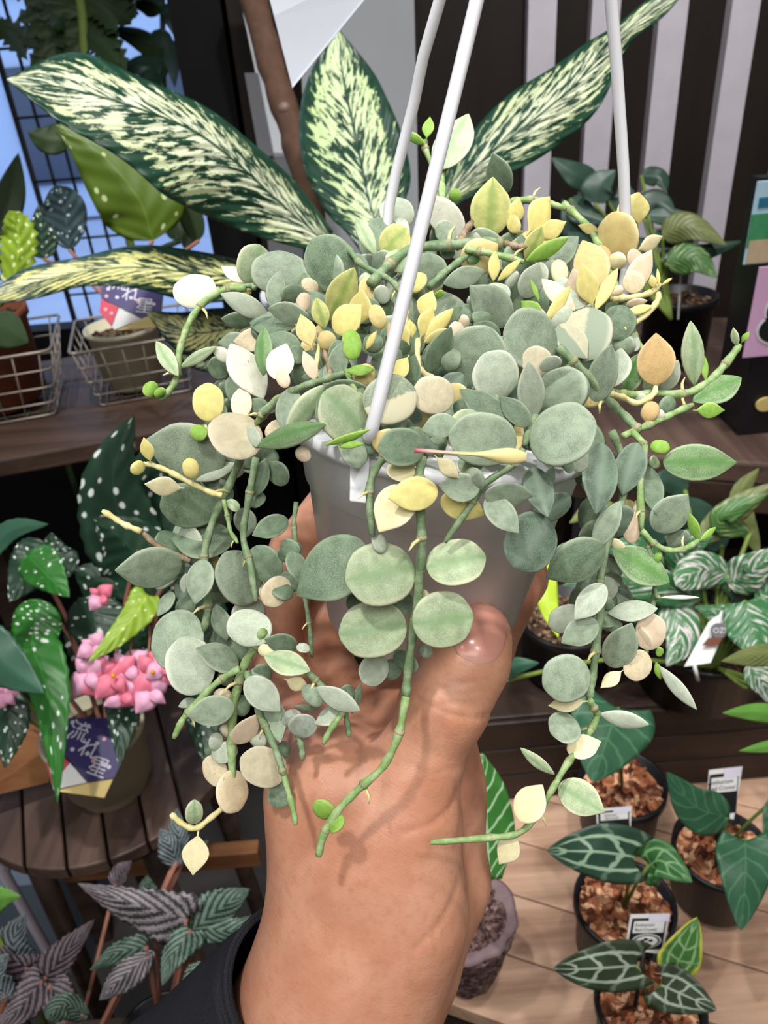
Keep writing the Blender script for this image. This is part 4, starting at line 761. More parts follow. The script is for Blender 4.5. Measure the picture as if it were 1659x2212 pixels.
rod([(1240, -900, 19.5), (1030, 0, 21.6), (925, 430, 21.9), (815, 880, 22.4), (797, 950, 22.9)], .0021)
rod([(1240, -900, 19.5), (950, 0, 26.5), (895, 220, 28.5), (842, 440, 30.2), (825, 640, 31), (800, 800, 31.2)], .0021)
rod([(1240, -900, 19.5), (1320, 0, 25.5), (1337, 220, 27), (1350, 440, 28.5), (1345, 640, 29.8), (1262, 860, 29.5)], .0021)
hk = P(1240, -900, .195); tube('hook', [hk-AX*.004, hk+AX*.02, hk+AX*.034+RT*.008, hk+AX*.044, hk+AX*.036-RT*.01, hk+AX*.028-RT*.012], .0024, 'rod', hero, 10)
clip = polyplate('hanger_clip', [(757, 930), (800, 935), (795, 1088), (755, 1083)], 23.15, .0012, 'potw', hero, .0004)
# ------------------------------------------------------------------ succulent leaf meshes (shared)
def sucmesh(name, prof, tip, bend, cup, nv=15, nu=12):
    me = bpy.data.meshes.new(name); vs, uv, fs = [], [], []
    for i in range(nv):
        y = .5-.5*math.cos(math.pi*i/(nv-1)); h = max(.006, prof(y)); z0 = bend*(y-.0)*(y-1)*-1; zz = max(.03, math.sin(math.pi*min(1, max(0, y)))**.55)
        for k in range(nu):
            a = 2*math.pi*k/nu; x = h*math.cos(a); s = math.sin(a); z = (math.copysign(abs(s)**.8, s))*zz*(1 if s > 0 else .8)
            vs.append((x, y, z+z0+cup*(abs(x)*2)**2)); uv.append((.5+.5*x/max(h, 1e-5), y))
    for i in range(nv-1):
        for k in range(nu): fs.append((i*nu+k, i*nu+(k+1) % nu, (i+1)*nu+(k+1) % nu, (i+1)*nu+k))
    fs += [tuple(range(nu))[::-1], tuple(range((nv-1)*nu, nv*nu))]
    me.from_pydata(vs, [], fs); me.polygons.foreach_set('use_smooth', [True]*len(me.polygons))
    l = me.uv_layers.new(name='UVMap'); idx = np.empty(len(me.loops), dtype=np.int32); me.loops.foreach_get('vertex_index', idx); l.data.foreach_set('uv', np.asarray(uv, dtype=np.float32)[idx].ravel()); me.update(); return me
def pr_round(y): return .5*max(0, 1-abs(2*y-1)**2.3)**.5*(1-.3*max(0, (y-.86)/.14))
def pr_ov(y):
    b = .5*math.sin(math.pi*y**.84)**.6 if 0 < y < 1 else 0
    return b*(1-.5*(max(0, (y-.66)/.34))**1.6)
def pr_el(y): return .5*math.sin(math.pi*y)**.8 if 0 < y < 1 else 0
def pr_drop(y):                                           # narrow stalk-like base, pointed tip
    return max(.035, .52*math.sin(math.pi*(max(0, y-.1)/.9)**.9)**1.05) if y < 1 else 0
def pr_spoon(y): return (.10+.02*math.cos(y*9)) if y < .5 else .10+.40*math.sin(math.pi*(y-.5)/.5*.93)**.9*min(1, (y-.5)*2.6)
SM = {'r': [sucmesh('leaf_round', pr_round, 0, .3, .0), sucmesh('leaf_round_cupped', pr_round, 0, -.3, .45)],
      'o': [sucmesh('leaf_ovate', pr_ov, 0, .3, .1), sucmesh('leaf_ovate_cupped', pr_ov, 0, -.4, .5)],
      'e': [sucmesh('leaf_elliptic', pr_el, 0, .35, .0), sucmesh('leaf_elliptic_curved', pr_el, 0, .9, .2)],
      'd': [sucmesh('leaf_drop', pr_drop, 0, .35, .15)], 's': [sucmesh('leaf_spoon', pr_spoon, 0, .5, .0, 26)]}
INST = {}
def sucleaf(parent, b, t, w, d, mt, shape, roll, dtip, thick=.13):
    db, dt = (d-dtip*.5), (d+dtip*.5)
    B, T = P(b[0], b[1], db/100), P(t[0], t[1], dt/100); Yv = T-B; L = Yv.length; Yn = Yv.normalized()
    N = (CAM-(B+T)/2).normalized(); N = (N-Yn*N.dot(Yn)).normalized(); N = Matrix.Rotation(roll, 3, Yn) @ N; Xn = Yn.cross(N).normalized()
    W = w*(d/100)/F/max(.6, math.cos(roll)); ms = SM[shape]; me0 = ms[random.Random(int(b[0]*7+b[1]*3)).randrange(len(ms))]
    key = (me0.name, mt)
    if key not in INST: me = me0.copy(); me.materials.append(M[mt]); INST[key] = me
    o = bpy.data.objects.new('leaf', INST[key]); COL.objects.link(o)
    mx = Matrix.Identity(4); th = max(.0008, min(.0019, W*thick))
    for i in range(3): mx[i][0] = Xn[i]*W; mx[i][1] = Yn[i]*L; mx[i][2] = N[i]*th; mx[i][3] = B[i]
    o.parent = parent; o.matrix_parent_inverse = Matrix.Translation(-ORI[parent.name]); o.matrix_basis = mx; return o
def D(x, y):
    base = 30.2-(min(max(y, 380), 950)-450)*.0160
    side = min(1, max(0, (abs(x-930)-280)/150))*min(1, max(0, (y-560)/300)); base += 3.9*side
    if y > 1150: base += 1.6*min(1, (y-1150)/300)*(1-side)
    return base
ZM = {'A': (280, 400, 3.318), 'B': (740, 240, 3.318), 'C': (1150, 380, 3.259), 'D': (700, 680, 2.765), 'E': (200, 820, 3.318), 'F': (300, 1300, 3.19), 'G': (600, 1120, 2.765), 'H': (1150, 950, 3.259), 'I': (1040, 900, 2.212), 'Z': (0, 0, 1)}
def zc(z, x, y): a, b, s = ZM[z]; return a+x/s, b+y/s
# ------------------------------------------------------------------ vines: zone, radius px, material, depth shift, points
VINES = [
 ('A', 8, 'sg', 0, '830 740 700 745 600 790 510 860 430 980 380 1110 350 1230 345 1330 320 1420 260 1500 220 1520 190 1490'),
 ('Z', 11, 'sG', -.4, '912 985 905 1040 908 1110 911 1165 907 1240 896 1340 883 1430 877 1505'), ('Z', 9.5, 'sg', -.6, '877 1505 860 1590 828 1655 780 1700 735 1745 700 1800 688 1850'),
 ('D', 8, 'sG', -.5, '1190 800 1110 910 960 1010 860 1160 720 1360'), ('D', 9, 'sG', -.2, '400 760 350 860 290 960 270 1100 290 1320'),
 ('E', 9, 'sg', .2, '1560 30 1400 100 1290 170 1170 320'), ('E', 9, 'sG', .4, '1170 320 1100 480 1040 620 960 800 860 1020 800 1260 815 1450 830 1600 800 1800'),
 ('E', 8, 'sG', -.1, '1170 560 1120 850 1080 1120 1130 1330 1170 1590'), ('E', 7, 'sb', 1.2, '700 1300 480 1200 350 1090'), ('E', 7, 'sy', 1.1, '350 1090 230 1040 150 990 70 940'),
 ('E', 6.5, 'sy', -.4, '930 830 850 810 700 740 550 660 420 610 360 610'), ('E', 5, 'sg', -.4, '940 860 970 1000 990 1090 1040 1170'),
 ('F', 10, 'sg', 0, '860 200 800 310 730 430 690 560 650 720 640 1000 645 1260'), ('F', 8, 'sg', -.6, '690 460 560 540 430 660 310 800 240 940'),
 ('F', 8, 'sG', -.2, '740 480 800 650 830 770 880 880 950 1040 1000 1200'), ('F', 7, 'sg', -.3, '1000 1200 1060 1420 1080 1540'), ('F', 7, 'sy', .2, '640 1250 600 1390 480 1500 390 1560 300 1530 220 1460'),
 ('F', 8, 'sG', .2, '820 330 1000 400 1150 480 1240 560 1330 650'), ('F', 7, 'sg', .1, '1420 740 1320 880 1270 980'), ('F', 6, 'sG', .6, '1420 740 1440 860 1450 930'), ('F', 7, 'sG', .8, '1090 900 1120 1000 1130 1090'),
 ('G', 5.5, 'sG', 1.6, '110 -100 100 100 170 510 190 650 205 830'),
 ('H', 9, 'sG', .2, '560 -60 640 150 640 380 590 550 520 760 480 980 480 1200 450 1450 420 1700 400 1830'), ('H', 8, 'sg', -.1, '400 1830 440 1900 455 1950 390 2090'), ('Z', 7.5, 'sg', -.1, '1271 1590 1225 1650 1190 1710 1160 1760 1120 1800 1050 1810 930 1820'),
 ('H', 8, 'sg', -.6, '700 -60 790 60 760 300 770 640'), ('H', 7, 'sg', -.7, '770 640 870 740 980 780 1090 760 1180 700'), ('H', 5, 'sG', -.5, '790 660 830 790 870 1080 900 1105'),
 ('C', 9, 'sg', -.4, '500 1500 660 1540 850 1530 1080 1530 1250 1440 1370 1310 1460 1190'), ('C', 10, 'sG', -.5, '180 1200 300 1320 400 1420 520 1560 640 1680 760 1800'), ('C', 7, 'sy', -.8, '540 1530 640 1560 740 1600 850 1540 870 1480'),
 ('C', 8, 'sg', -.2, '640 1830 850 1740 1000 1670 1130 1610'), ('B', 8, 'sg', .4, '1100 560 1160 650 1260 640 1400 640 1600 700'), ('C', 8, 'sg', .4, '220 195 280 250 400 370 480 520 600 800 720 1130 780 1230'),
 ('B', 12, 'sG', -.2, '200 1240 360 1080 530 980 800 960 1000 940 1160 950'), ('B', 8, 'sb', -.2, '1160 950 1250 970 1330 970'), ('B', 8, 'sg', -.3, '880 990 1000 1010 1100 1030 1300 1080'), ('B', 8, 'sG', 0, '620 1260 740 1150 900 1030'),
 ('B', 8, 'sg', 1.2, '710 400 715 620 720 800'), ('B', 7, 'sg', 1.4, '590 210 600 290 680 480 700 700'), ('B', 7, 'sG', -.3, '40 980 140 1100 340 1210 420 1300'), ('B', 8, 'sb', -.1, '820 980 870 880 930 790'),
 ('C', 7, 'sy', -.3, '560 870 640 860 760 845 850 810 900 760'), ('C', 7, 'sy', -.4, '640 1080 700 1050 820 960 880 880 890 820'), ('D', 7, 'sy', -.6, '560 150 560 290 600 350 670 390'), ('D', 6, 'sg', -.5, '130 330 180 440 240 500 300 560'), ('B', 6, 'sy', -.4, '455 1540 460 1400 480 1260'),
 ('D', 8, 'sG', -.1, '1560 250 1480 300 1430 340 1400 380'), ('D', 9, 'sG', 0, '1300 500 1240 660 1200 780'), ('A', 8, 'sG', -.1, '1700 1300 1400 1390 1280 1430 1120 1500 1000 1600 930 1659'), ('A', 6, 'sG', .3, '900 740 860 720 700 745'),
 ('D', 6, 'sG', -.4, '230 690 180 730 90 780'), ('A', 5, 'sy', -.2, '1330 1380 1350 1200 1380 1060'), ('A', 5, 'sb', -.2, '1440 1360 1400 1200 1350 1060'), ('I', 6, 'sG', -.2, '830 820 790 1110 780 1200'), ('E', 6, 'sy', -.5, '880 380 815 380 810 330'),
]
SOFAR = []
for z, r, mt, dz, s in VINES:
    q = list(map(float, s.split())); pts = [zc(z, q[i], q[i+1]) for i in range(0, len(q), 2)]; n = max(8, len(pts)*4)
    dd = [D(*p)+dz for p in pts]; K = cr([(p[0], p[1], e/100) for p, e in zip(pts, dd)], n); rr = [r*(.94+.12*math.sin(i*1.7))*(1.25 if i % 9 == 4 else 1)*k[2]/F for i, k in enumerate(K)]
    rr[-1] *= .6
    o = tube('vine', [P(*k) for k in K], rr, mt, hero, 8); SOFAR.append((o, pts))
    if mt in ('sg', 'sG') and len(pts) > 3:
        for i in range(4, n, 9):                                # swollen leaf-scar nodes
            k = K[i]; c = P(*k); t_ = (P(*K[min(i+1, n-1)])-c).normalized(); s_ = t_.orthogonal().normalized(); a = rr[i]
            tube('node', [c-t_*a*.5, c, c+t_*a*.5], [a*.9, a*1.08, a*.9], 'sk', o, 8)
            if i % 2: tube('rootlet', [c, c+s_*a*2.2+t_*a*.6, c+s_*a*3.4+t_*a*1.6], [a*.42, a*.34, a*.1], 'sy', o, 5)
def nearest(p):
    best = None
    for o, pts in SOFAR:
        for q in pts:
            e = (q[0]-p[0])**2+(q[1]-p[1])**2
            if best is None or e < best[0]: best = (e, o)
    return best[1]
# ------------------------------------------------------------------ leaves: base x y, tip x y, width, colour, depth shift
LV = {
'A': """500 880 440 655 280 x 0;860 720 930 445 240 v .8;1080 790 1070 488 370 g .3;1020 890 1075 630 130 g -.6;1170 845 1175 718 160 G -.2;1290 940 1010 890 140 g -.6;1010 950 675 790 140 w -.2;830 690 670 590 90 x .9;1590 740 1320 410 330 G .3
1430 970 1600 615 200 V -.5;1470 1055 1650 870 190 y -.8;1400 1030 1340 820 120 V -.4;1310 1180 1230 940 130 o -.8;1330 1390 1250 1200 90 p -.8;1190 1010 880 990 160 G 0;1220 1180 1000 1080 150 G .2;900 980 670 960 110 G .8;960 1370 965 1040 120 B -.9;1040 1390 1120 1150 180 x -.7
960 1530 740 1160 230 X -.5;740 1260 600 1175 90 x -.5;870 1150 650 1130 160 g .2;720 1300 570 1310 150 G .6;1000 1100 760 1120 150 K 0;360 1310 610 1165 75 v -.3;350 1370 200 1135 110 v -.4;190 1500 110 1435 110 b -.2;240 1510 200 1460 80 b -.3;570 1720 650 1560 150 G 1;760 1500 600 1460 150 G 1.2;1460 1180 1380 1060 120 o -.6
1350 760 1240 690 90 K 0;1300 850 1200 830 120 p -.4;1480 1300 1500 1120 120 G -.2;1130 1450 1080 1330 90 p -.6;1260 1230 1140 1210 120 G .3;700 1640 760 1530 130 G 1;1000 1610 860 1580 130 G .7""",
'B': """700 415 890 45 230 v 1;600 210 625 50 75 b 1.2;590 240 455 155 60 b 1.1;1165 600 1085 320 170 G 1;1050 900 1075 500 270 V .2;860 890 600 620 200 X .3;420 850 360 630 220 w 1.2;240 1040 105 775 100 v 0;290 1030 450 850 200 V -.1;440 1160 400 1000 200 v 0;810 655 805 560 85 b 1
1210 850 1260 630 110 y .5;1320 890 1475 630 170 y .3;1390 910 1590 800 120 y .2;1310 1070 1420 840 120 V -.3;1310 1080 1600 915 100 b -.4;1080 1220 1090 1020 80 y -.3;1110 1220 1270 1070 60 y -.3;600 1290 610 1030 260 g .2;720 1240 1000 1150 140 g -.2;1200 1520 930 1270 250 g -.7;1300 1340 1400 1100 160 w 0
480 1290 590 1180 110 y -.6;120 1560 140 1290 150 y -.4;290 1560 220 1400 110 o -.5;560 1500 640 1300 130 y -.5;550 1640 640 1420 120 y -.8;580 1640 780 1430 100 y -.7;700 1560 850 1410 90 G -.5;580 1660 760 1570 80 y -1;480 1680 410 1510 80 y -1;500 1640 480 1500 70 y -.9;830 1680 800 1520 110 p -.7;1440 1510 1290 1370 120 b -.9;1450 1510 1620 1270 80 y -1;1410 1370 1350 1215 35 b -.8
230 860 100 870 120 w .9;800 830 680 900 150 g .8;960 1100 940 1000 120 B .3;760 1060 740 960 100 G .5;980 1000 900 880 110 w .8;1250 1230 1180 1190 130 w .2;960 1420 960 1310 130 g -.2;900 1520 860 1390 110 G -.2;1020 1540 980 1420 130 G -.2;130 1260 220 1180 110 w .3;230 1340 330 1290 120 w .2;1200 760 1260 860 90 y .6;660 1340 720 1290 50 b -.4
1100 1400 1090 1240 200 w .4;550 1360 540 1250 90 G .3""",
'C': """640 350 735 130 160 o .2;745 360 750 130 130 y 0;640 590 570 275 250 o -.4;480 400 330 350 65 y .1;730 530 905 430 90 c -.2;470 780 360 475 230 o -.5;430 940 350 635 140 y -1.1;440 950 590 670 90 y -1.1;670 820 830 540 150 p -.2;650 800 770 700 140 K -.4;350 930 290 670 150 p -.6;300 950 80 740 120 p -.7;200 760 180 600 110 c -.1
20 820 60 620 130 w .2;150 780 130 600 120 g .3;70 640 310 440 180 g .6;560 1150 650 930 220 G -.3;340 1310 400 950 340 H -.9;440 1590 550 1210 190 g -1.3;540 1490 620 1230 200 w -.8;220 1690 200 1370 320 g -1;870 1470 870 1130 240 O -1.2;650 1520 760 1260 150 B -.3;900 1510 1020 1310 140 w -.3;1140 1480 1115 1050 140 v -.7;1130 1590 1450 1430 190 B -.5
1130 1650 1340 1650 100 b -.6;1220 1440 1200 1260 50 b -.4;1440 1190 1415 1075 50 v -.6;1470 1180 1525 1100 40 b -.6;860 1590 800 1720 110 O -.7;860 800 840 700 50 y -.6;890 780 880 660 25 y -.6;910 770 980 720 25 y -.6;650 970 835 920 60 y -.6;650 910 800 880 60 p -.4;690 640 760 550 140 p .2;640 640 560 560 110 c 0;760 640 720 560 100 O .3
700 1250 600 1130 130 g 0;740 1230 640 1090 100 w .1;900 1690 980 1560 100 G -.1;920 1720 880 1650 60 x -.4;420 820 200 900 150 w -.2;110 1050 270 950 130 w -.4;800 1600 730 1560 90 w -.4;480 640 500 500 90 O .1;560 780 590 850 120 p 0;640 960 560 860 160 G .2;180 720 220 850 120 w .2;110 560 60 660 110 w .5;880 1500 790 1440 100 v 0""",
'D': """830 430 980 95 330 g -.4;1390 190 1090 110 320 g -.8;1090 490 960 250 260 w -1;1250 640 1220 300 150 w -1.3;1530 560 1330 370 280 g -.8;1130 680 830 460 160 G -.6;1230 660 1060 500 120 G -.7;1230 780 1600 650 330 g -1.2;1150 770 770 720 290 g -.9;760 780 900 590 180 v -.5;790 640 595 690 140 g -.8;780 490 540 470 210 k -.7;240 560 530 460 270 h -1
240 720 10 480 280 v -.5;0 450 270 450 120 G -.2;600 790 340 790 210 G -.9;660 840 800 970 85 c -1;370 930 560 940 120 c -.4;680 1050 400 1090 190 y -1;500 1020 340 1280 220 c -.6;930 1040 700 1020 160 g -.9;920 1060 880 920 110 g -.8;960 1070 1230 1080 140 g -.9;970 1090 1150 1290 150 g -1;1330 1210 1140 1490 290 mm -.3;700 1090 940 1190 160 y -.3
1240 910 1330 1190 160 mm -.1;170 270 160 100 110 b -1;130 340 290 330 60 b -1;250 210 310 105 40 y -1;510 240 400 400 100 y -1;420 260 390 60 50 O -1.1;610 360 750 90 130 G -.7;500 450 540 250 110 G -.5;60 380 110 170 110 g -.5;1480 870 1420 900 120 G -.2;1380 330 1330 260 120 w -.7;180 400 290 320 110 o -.5;300 230 290 120 110 G -.3;780 200 740 330 110 g -.3
1320 560 1480 400 140 g 0;1460 900 1560 820 150 w -.3;640 700 720 760 90 G -.3;0 780 260 690 40 b -.6;240 770 100 790 35 b -.7;800 890 950 880 120 v -.3;1050 150 900 60 120 G 0;860 80 790 40 110 p -.2;1190 230 1340 320 160 k -.3;1400 60 1560 250 150 H -.6;690 540 740 470 90 G -.2""",
'E': """950 590 410 450 380 g .3;1100 570 960 260 330 k -.9;1180 480 1640 330 150 B -.6;790 330 740 430 110 b -.6;420 600 370 425 85 y -.8;370 600 280 660 85 y -.8;720 710 690 570 110 y -.9;660 780 390 750 125 c -.9;900 880 510 920 300 G 1;1000 1170 590 1140 250 G 1.5;640 1330 190 1365 270 g 0;800 1290 740 1590 180 g -.5;1150 1600 960 1260 290 g .2;1150 830 1240 580 130 G .5
1400 1000 1160 1110 150 G 1.4;1150 1200 1330 1450 220 G 1;1420 1230 1500 1440 130 G 1.2;1160 1650 1090 1895 300 w -.3;960 1870 890 1625 130 g .3;1400 740 1260 600 140 G 1.6;1050 940 970 870 70 v .1;1040 600 760 720 100 w .5;830 300 830 40 205 y -.8;1060 280 1075 55 140 p -.7;1430 60 1380 360 170 g .2;1380 380 1640 60 150 v 0;950 120 1000 60 160 G .8;1330 210 1190 220 60 G .3;1470 570 1540 500 110 p .5
1230 820 1130 900 100 G .9;1350 1180 1480 1230 120 G 1.4;1400 1430 1240 1600 180 K .8;1290 1480 1420 1560 110 G 1.1;880 640 820 760 120 G .9;1190 480 1120 340 90 w .1;1360 300 1260 420 110 K .6;700 1560 640 1690 130 G 1.5;850 1520 900 1400 140 G 1""",
'F': """440 180 110 330 360 g .4;400 640 310 265 300 w -.3;690 440 410 330 170 g -.5;740 530 960 740 190 w -.6;660 720 350 780 190 g -.6;860 370 1160 470 160 v -.2;1090 310 880 260 130 G .6;1220 590 1505 740 130 w -.3;1260 710 1140 590 110 g .1;1400 740 1225 835 110 w .3;1060 910 1190 800 160 dd .5;900 660 970 950 150 g .3;670 980 800 790 140 p -.2;1010 1200 720 1080 240 k -.4
600 1120 460 1200 200 K .2;590 1180 690 1420 210 K -.1;680 1010 510 1060 130 w .1;980 1240 960 1410 150 G .6;530 900 530 1020 90 w 0;380 1530 380 1375 110 v 0;410 1580 375 1865 165 c -.3;1340 1480 1220 1380 110 b -.4;1310 1560 1410 1500 100 b -.6;820 330 930 340 80 c .1;790 500 910 480 130 G .5;1000 530 1160 590 90 c .4;390 670 280 720 60 w .2;640 650 520 650 100 K .1;700 640 720 780 100 G .5
640 160 560 300 150 G .8;660 400 720 300 130 G .7;1180 330 1090 310 60 w .6;780 560 850 480 110 g .3;560 560 640 480 100 G .6;800 1000 840 900 120 w .5;640 860 590 920 110 k .2;1040 1050 950 1000 110 G .9;1480 600 1400 640 100 G .9;1530 560 1470 760 60 G 1;450 1040 560 980 80 G .7;1050 740 1080 860 130 dd .7;1240 740 1080 720 40 G .6""",
'G': """530 160 140 440 330 G .2;815 290 430 370 350 v -.5;890 300 1220 230 250 v -.4;770 630 390 690 310 v -.5;805 630 1145 580 310 v -.7;640 830 515 970 160 w .1;780 800 750 900 150 G .3;840 770 920 810 70 g 0;590 90 620 200 80 w -.1;900 440 850 480 70 c .3;560 460 420 520 120 G .6;700 440 780 560 130 G .4;20 330 120 420 90 G 1.8;10 240 130 160 110 G 1.8;0 400 -90 480 120 K 1.6;640 950 720 860 110 G .5""",
'H': """490 20 450 490 230 mm -.2;740 20 640 370 200 mm -.5;820 180 870 500 140 G -.4;920 160 1405 160 240 B -.7;860 640 1080 400 220 g -.5;620 430 440 750 150 g -.7;700 730 690 490 120 p -.4;500 740 120 960 270 G -.1;560 770 940 990 230 B -.6;510 1020 310 1250 170 w -.6;460 1280 220 1420 180 g -.1;530 1220 860 1190 140 w -.6;550 1600 690 1310 210 g -.4;400 1620 95 1730 300 g -.4;810 1480 850 1240 190 p -.5
830 1530 660 1640 180 K -.4;890 1590 1140 1880 90 w -.5;640 1620 490 1740 90 c .1;390 1840 130 1870 110 c .1;470 1930 800 2000 110 w -.3;320 1990 140 2060 210 g .1;1170 710 1110 530 70 b -.8;1180 710 1285 620 40 b -.8;830 40 960 60 90 b -.8;860 860 900 800 50 b -.6;520 1330 600 1260 160 G .4;900 1110 1160 1110 28 x -.5;720 380 740 260 80 G .3;1000 640 1050 740 150 g 0;740 420 780 560 100 k .1;480 1180 560 1130 90 G .2;880 130 830 180 80 v -.2
150 180 60 420 90 G .6;380 -20 240 60 110 G .3;870 1480 920 1500 60 b -.4;870 1560 900 1680 50 b -.2;800 1480 760 1320 100 p -.4;560 700 640 780 70 c .2""",
'I': """410 1600 560 1555 105 c -.4;350 1710 195 1590 50 v -.3;370 1760 575 1880 150 v -.5;180 1930 285 1770 140 c -.5;180 1990 90 2130 100 c .1""",
}
rg = random.Random(11); nleaf = 0
for z, txt in LV.items():
    for it in txt.replace('\n', ';').split(';'):
        a = it.split()
        bx_, by_, tx_, ty_, w = map(float, a[:5]); mt = a[5]; dz = float(a[6]); sc = ZM[z][2]
        b = zc(z, bx_, by_); t = zc(z, tx_, ty_); w *= 1.1/sc; t = (t[0]+(t[0]-b[0])*.07, t[1]+(t[1]-b[1])*.07); L = math.hypot(t[0]-b[0], t[1]-b[1]); ar = L/w
        shape = 'r' if ar < 1.18 else ('o' if ar < 1.75 else ('e' if ar > 2.3 or rg.random() < .4 else 'o'))
        if ar < 1.32: shape = 'r'
        if mt in 'yocb' and 1.6 < ar < 2.4: shape = 'd'
        fat = .1 if ar < 2.5 else .26
        if w < 46 and ar < 1.6: shape, fat = 'r', .3
        mx_, my_ = (b[0]+t[0])/2, (b[1]+t[1])/2
        sucleaf(nearest(b), b, t, w, D(mx_, my_)+dz, mt, shape, rg.uniform(-.55, .55), rg.uniform(-.5, .25)*L*.28/F*100, fat); nleaf += 1
b, t = zc('D', 540, 810), zc('D', 1210, 850)                    # the long spoon leaf with the pink stalk
g = G('leaf_spoon_pink_yellow', .42, .35); g.col(g.mix(g.ss(g.uv()[1], .0, .16), lin((190, 92, 118)), g.mix(g.ss(g.uv()[1], .15, .55), lin((228, 186, 168)), lin((238, 222, 158))))); M['spoon'] = g.mat
sucleaf(nearest(b), b, t, 118/2.765, 20.5, 'spoon', 's', .1, .2, .5); nleaf += 1
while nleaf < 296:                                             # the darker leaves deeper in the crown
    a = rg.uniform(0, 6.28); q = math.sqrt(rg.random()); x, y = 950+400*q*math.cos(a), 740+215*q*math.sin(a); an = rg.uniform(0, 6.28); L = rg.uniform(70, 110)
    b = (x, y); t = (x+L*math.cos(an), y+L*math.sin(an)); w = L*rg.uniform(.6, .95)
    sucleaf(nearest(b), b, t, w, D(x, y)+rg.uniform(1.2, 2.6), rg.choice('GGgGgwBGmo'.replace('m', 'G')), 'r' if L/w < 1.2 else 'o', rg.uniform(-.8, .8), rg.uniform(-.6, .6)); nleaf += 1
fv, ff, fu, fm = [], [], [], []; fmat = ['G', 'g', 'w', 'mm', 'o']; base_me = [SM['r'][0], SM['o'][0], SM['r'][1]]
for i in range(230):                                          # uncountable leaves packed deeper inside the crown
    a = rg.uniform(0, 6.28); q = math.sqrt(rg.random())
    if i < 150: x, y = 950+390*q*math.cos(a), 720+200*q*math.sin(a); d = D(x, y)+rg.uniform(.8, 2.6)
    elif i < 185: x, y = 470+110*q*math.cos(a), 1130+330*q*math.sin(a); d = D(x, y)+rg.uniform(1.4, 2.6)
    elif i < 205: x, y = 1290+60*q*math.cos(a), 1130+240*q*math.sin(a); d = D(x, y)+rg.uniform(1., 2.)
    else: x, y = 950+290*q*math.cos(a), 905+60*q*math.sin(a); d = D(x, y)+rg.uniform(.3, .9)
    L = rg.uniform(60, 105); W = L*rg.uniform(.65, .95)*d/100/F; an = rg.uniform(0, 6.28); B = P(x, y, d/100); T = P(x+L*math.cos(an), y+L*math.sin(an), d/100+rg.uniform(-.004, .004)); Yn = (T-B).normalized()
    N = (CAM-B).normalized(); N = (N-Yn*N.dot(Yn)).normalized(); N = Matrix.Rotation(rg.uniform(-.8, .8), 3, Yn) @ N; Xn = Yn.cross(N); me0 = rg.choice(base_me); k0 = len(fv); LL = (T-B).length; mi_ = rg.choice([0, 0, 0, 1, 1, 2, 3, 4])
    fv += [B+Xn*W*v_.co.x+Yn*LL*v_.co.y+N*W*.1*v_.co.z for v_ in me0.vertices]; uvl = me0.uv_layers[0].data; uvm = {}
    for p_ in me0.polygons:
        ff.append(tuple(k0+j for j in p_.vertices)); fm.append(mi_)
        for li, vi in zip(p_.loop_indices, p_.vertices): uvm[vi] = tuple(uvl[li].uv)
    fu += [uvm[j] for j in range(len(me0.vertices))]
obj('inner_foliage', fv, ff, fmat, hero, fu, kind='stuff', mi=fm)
# ------------------------------------------------------------------ the hand (smooth union of tapered capsules, polygonised)
def S(x, y, d, r): p = P(x, y, d/100); return (np.array(p), r*d/100/F)
PR = [  # (a, b, blend)
 (S(745, 1700, 27.2, 128), S(770, 1880, 27.4, 150), 0), (S(770, 1880, 27.4, 152), S(745, 2030, 27.6, 150), .012), (S(690, 1720, 27.4, 112), S(735, 1930, 27.6, 138), .012),
 (S(745, 2010, 27.6, 150), S(720, 2140, 27.6, 165), .012), (S(770, 2090, 27.2, 175), S(700, 2260, 28.4, 170), .014), (S(720, 2150, 27.8, 175), S(430, 2400, 33.0, 125), .014),
 (S(880, 1790, 26.6, 112), S(865, 1960, 26.8, 128), .014), (S(860, 1960, 26.9, 125), S(800, 2150, 27.4, 140), .014),
 (S(895, 1670, 26.4, 92), S(835, 1830, 26.8, 126), .013), (S(962, 1515, 26.1, 90), S(895, 1670, 26.4, 88), .006), (S(1008, 1425, 26.3, 88), S(962, 1515, 26.1, 92), .006), (S(1027, 1378, 26.8, 78), S(1008, 1425, 26.35, 90), .005),
 (S(900, 1600, 29.2, 88), S(945, 1760, 29.4, 92), .006), (S(945, 1760, 29.4, 94), S(950, 1900, 29.2, 98), .008), (S(950, 1900, 29.2, 98), S(880, 2060, 28.6, 120), .009), (S(940, 1560, 29.5, 80), S(960, 1680, 29.6, 84), .008),
 (S(730, 1600, 29.6, 92), S(745, 1730, 27.7, 115), .012), (S(720, 1520, 33, 88), S(860, 1590, 31, 92), .012), (S(655, 1610, 30, 82), S(720, 1730, 28, 110), .012),
 (S(585, 1390, 33.4, 60), S(655, 1610, 30, 80), .008), (S(640, 1190, 35, 56), S(585, 1390, 33.4, 60), .004), (S(735, 1060, 37, 50), S(640, 1190, 35, 54), .004),
 (S(690, 1380, 35.5, 60), S(725, 1560, 32.5, 82), .008), (S(760, 1180, 37.5, 56), S(690, 1380, 35.5, 60), .004),
 (S(1050, 1400, 32.6, 58), S(900, 1560, 30.4, 84), .008), (S(1128, 1250, 35, 52), S(1050, 1400, 32.6, 56), .004), (S(1120, 1120, 36.5, 48), S(1128, 1250, 35, 51), .004),
 (S(930, 1380, 35.5, 60), S(840, 1560, 32.4, 84), .008),
]
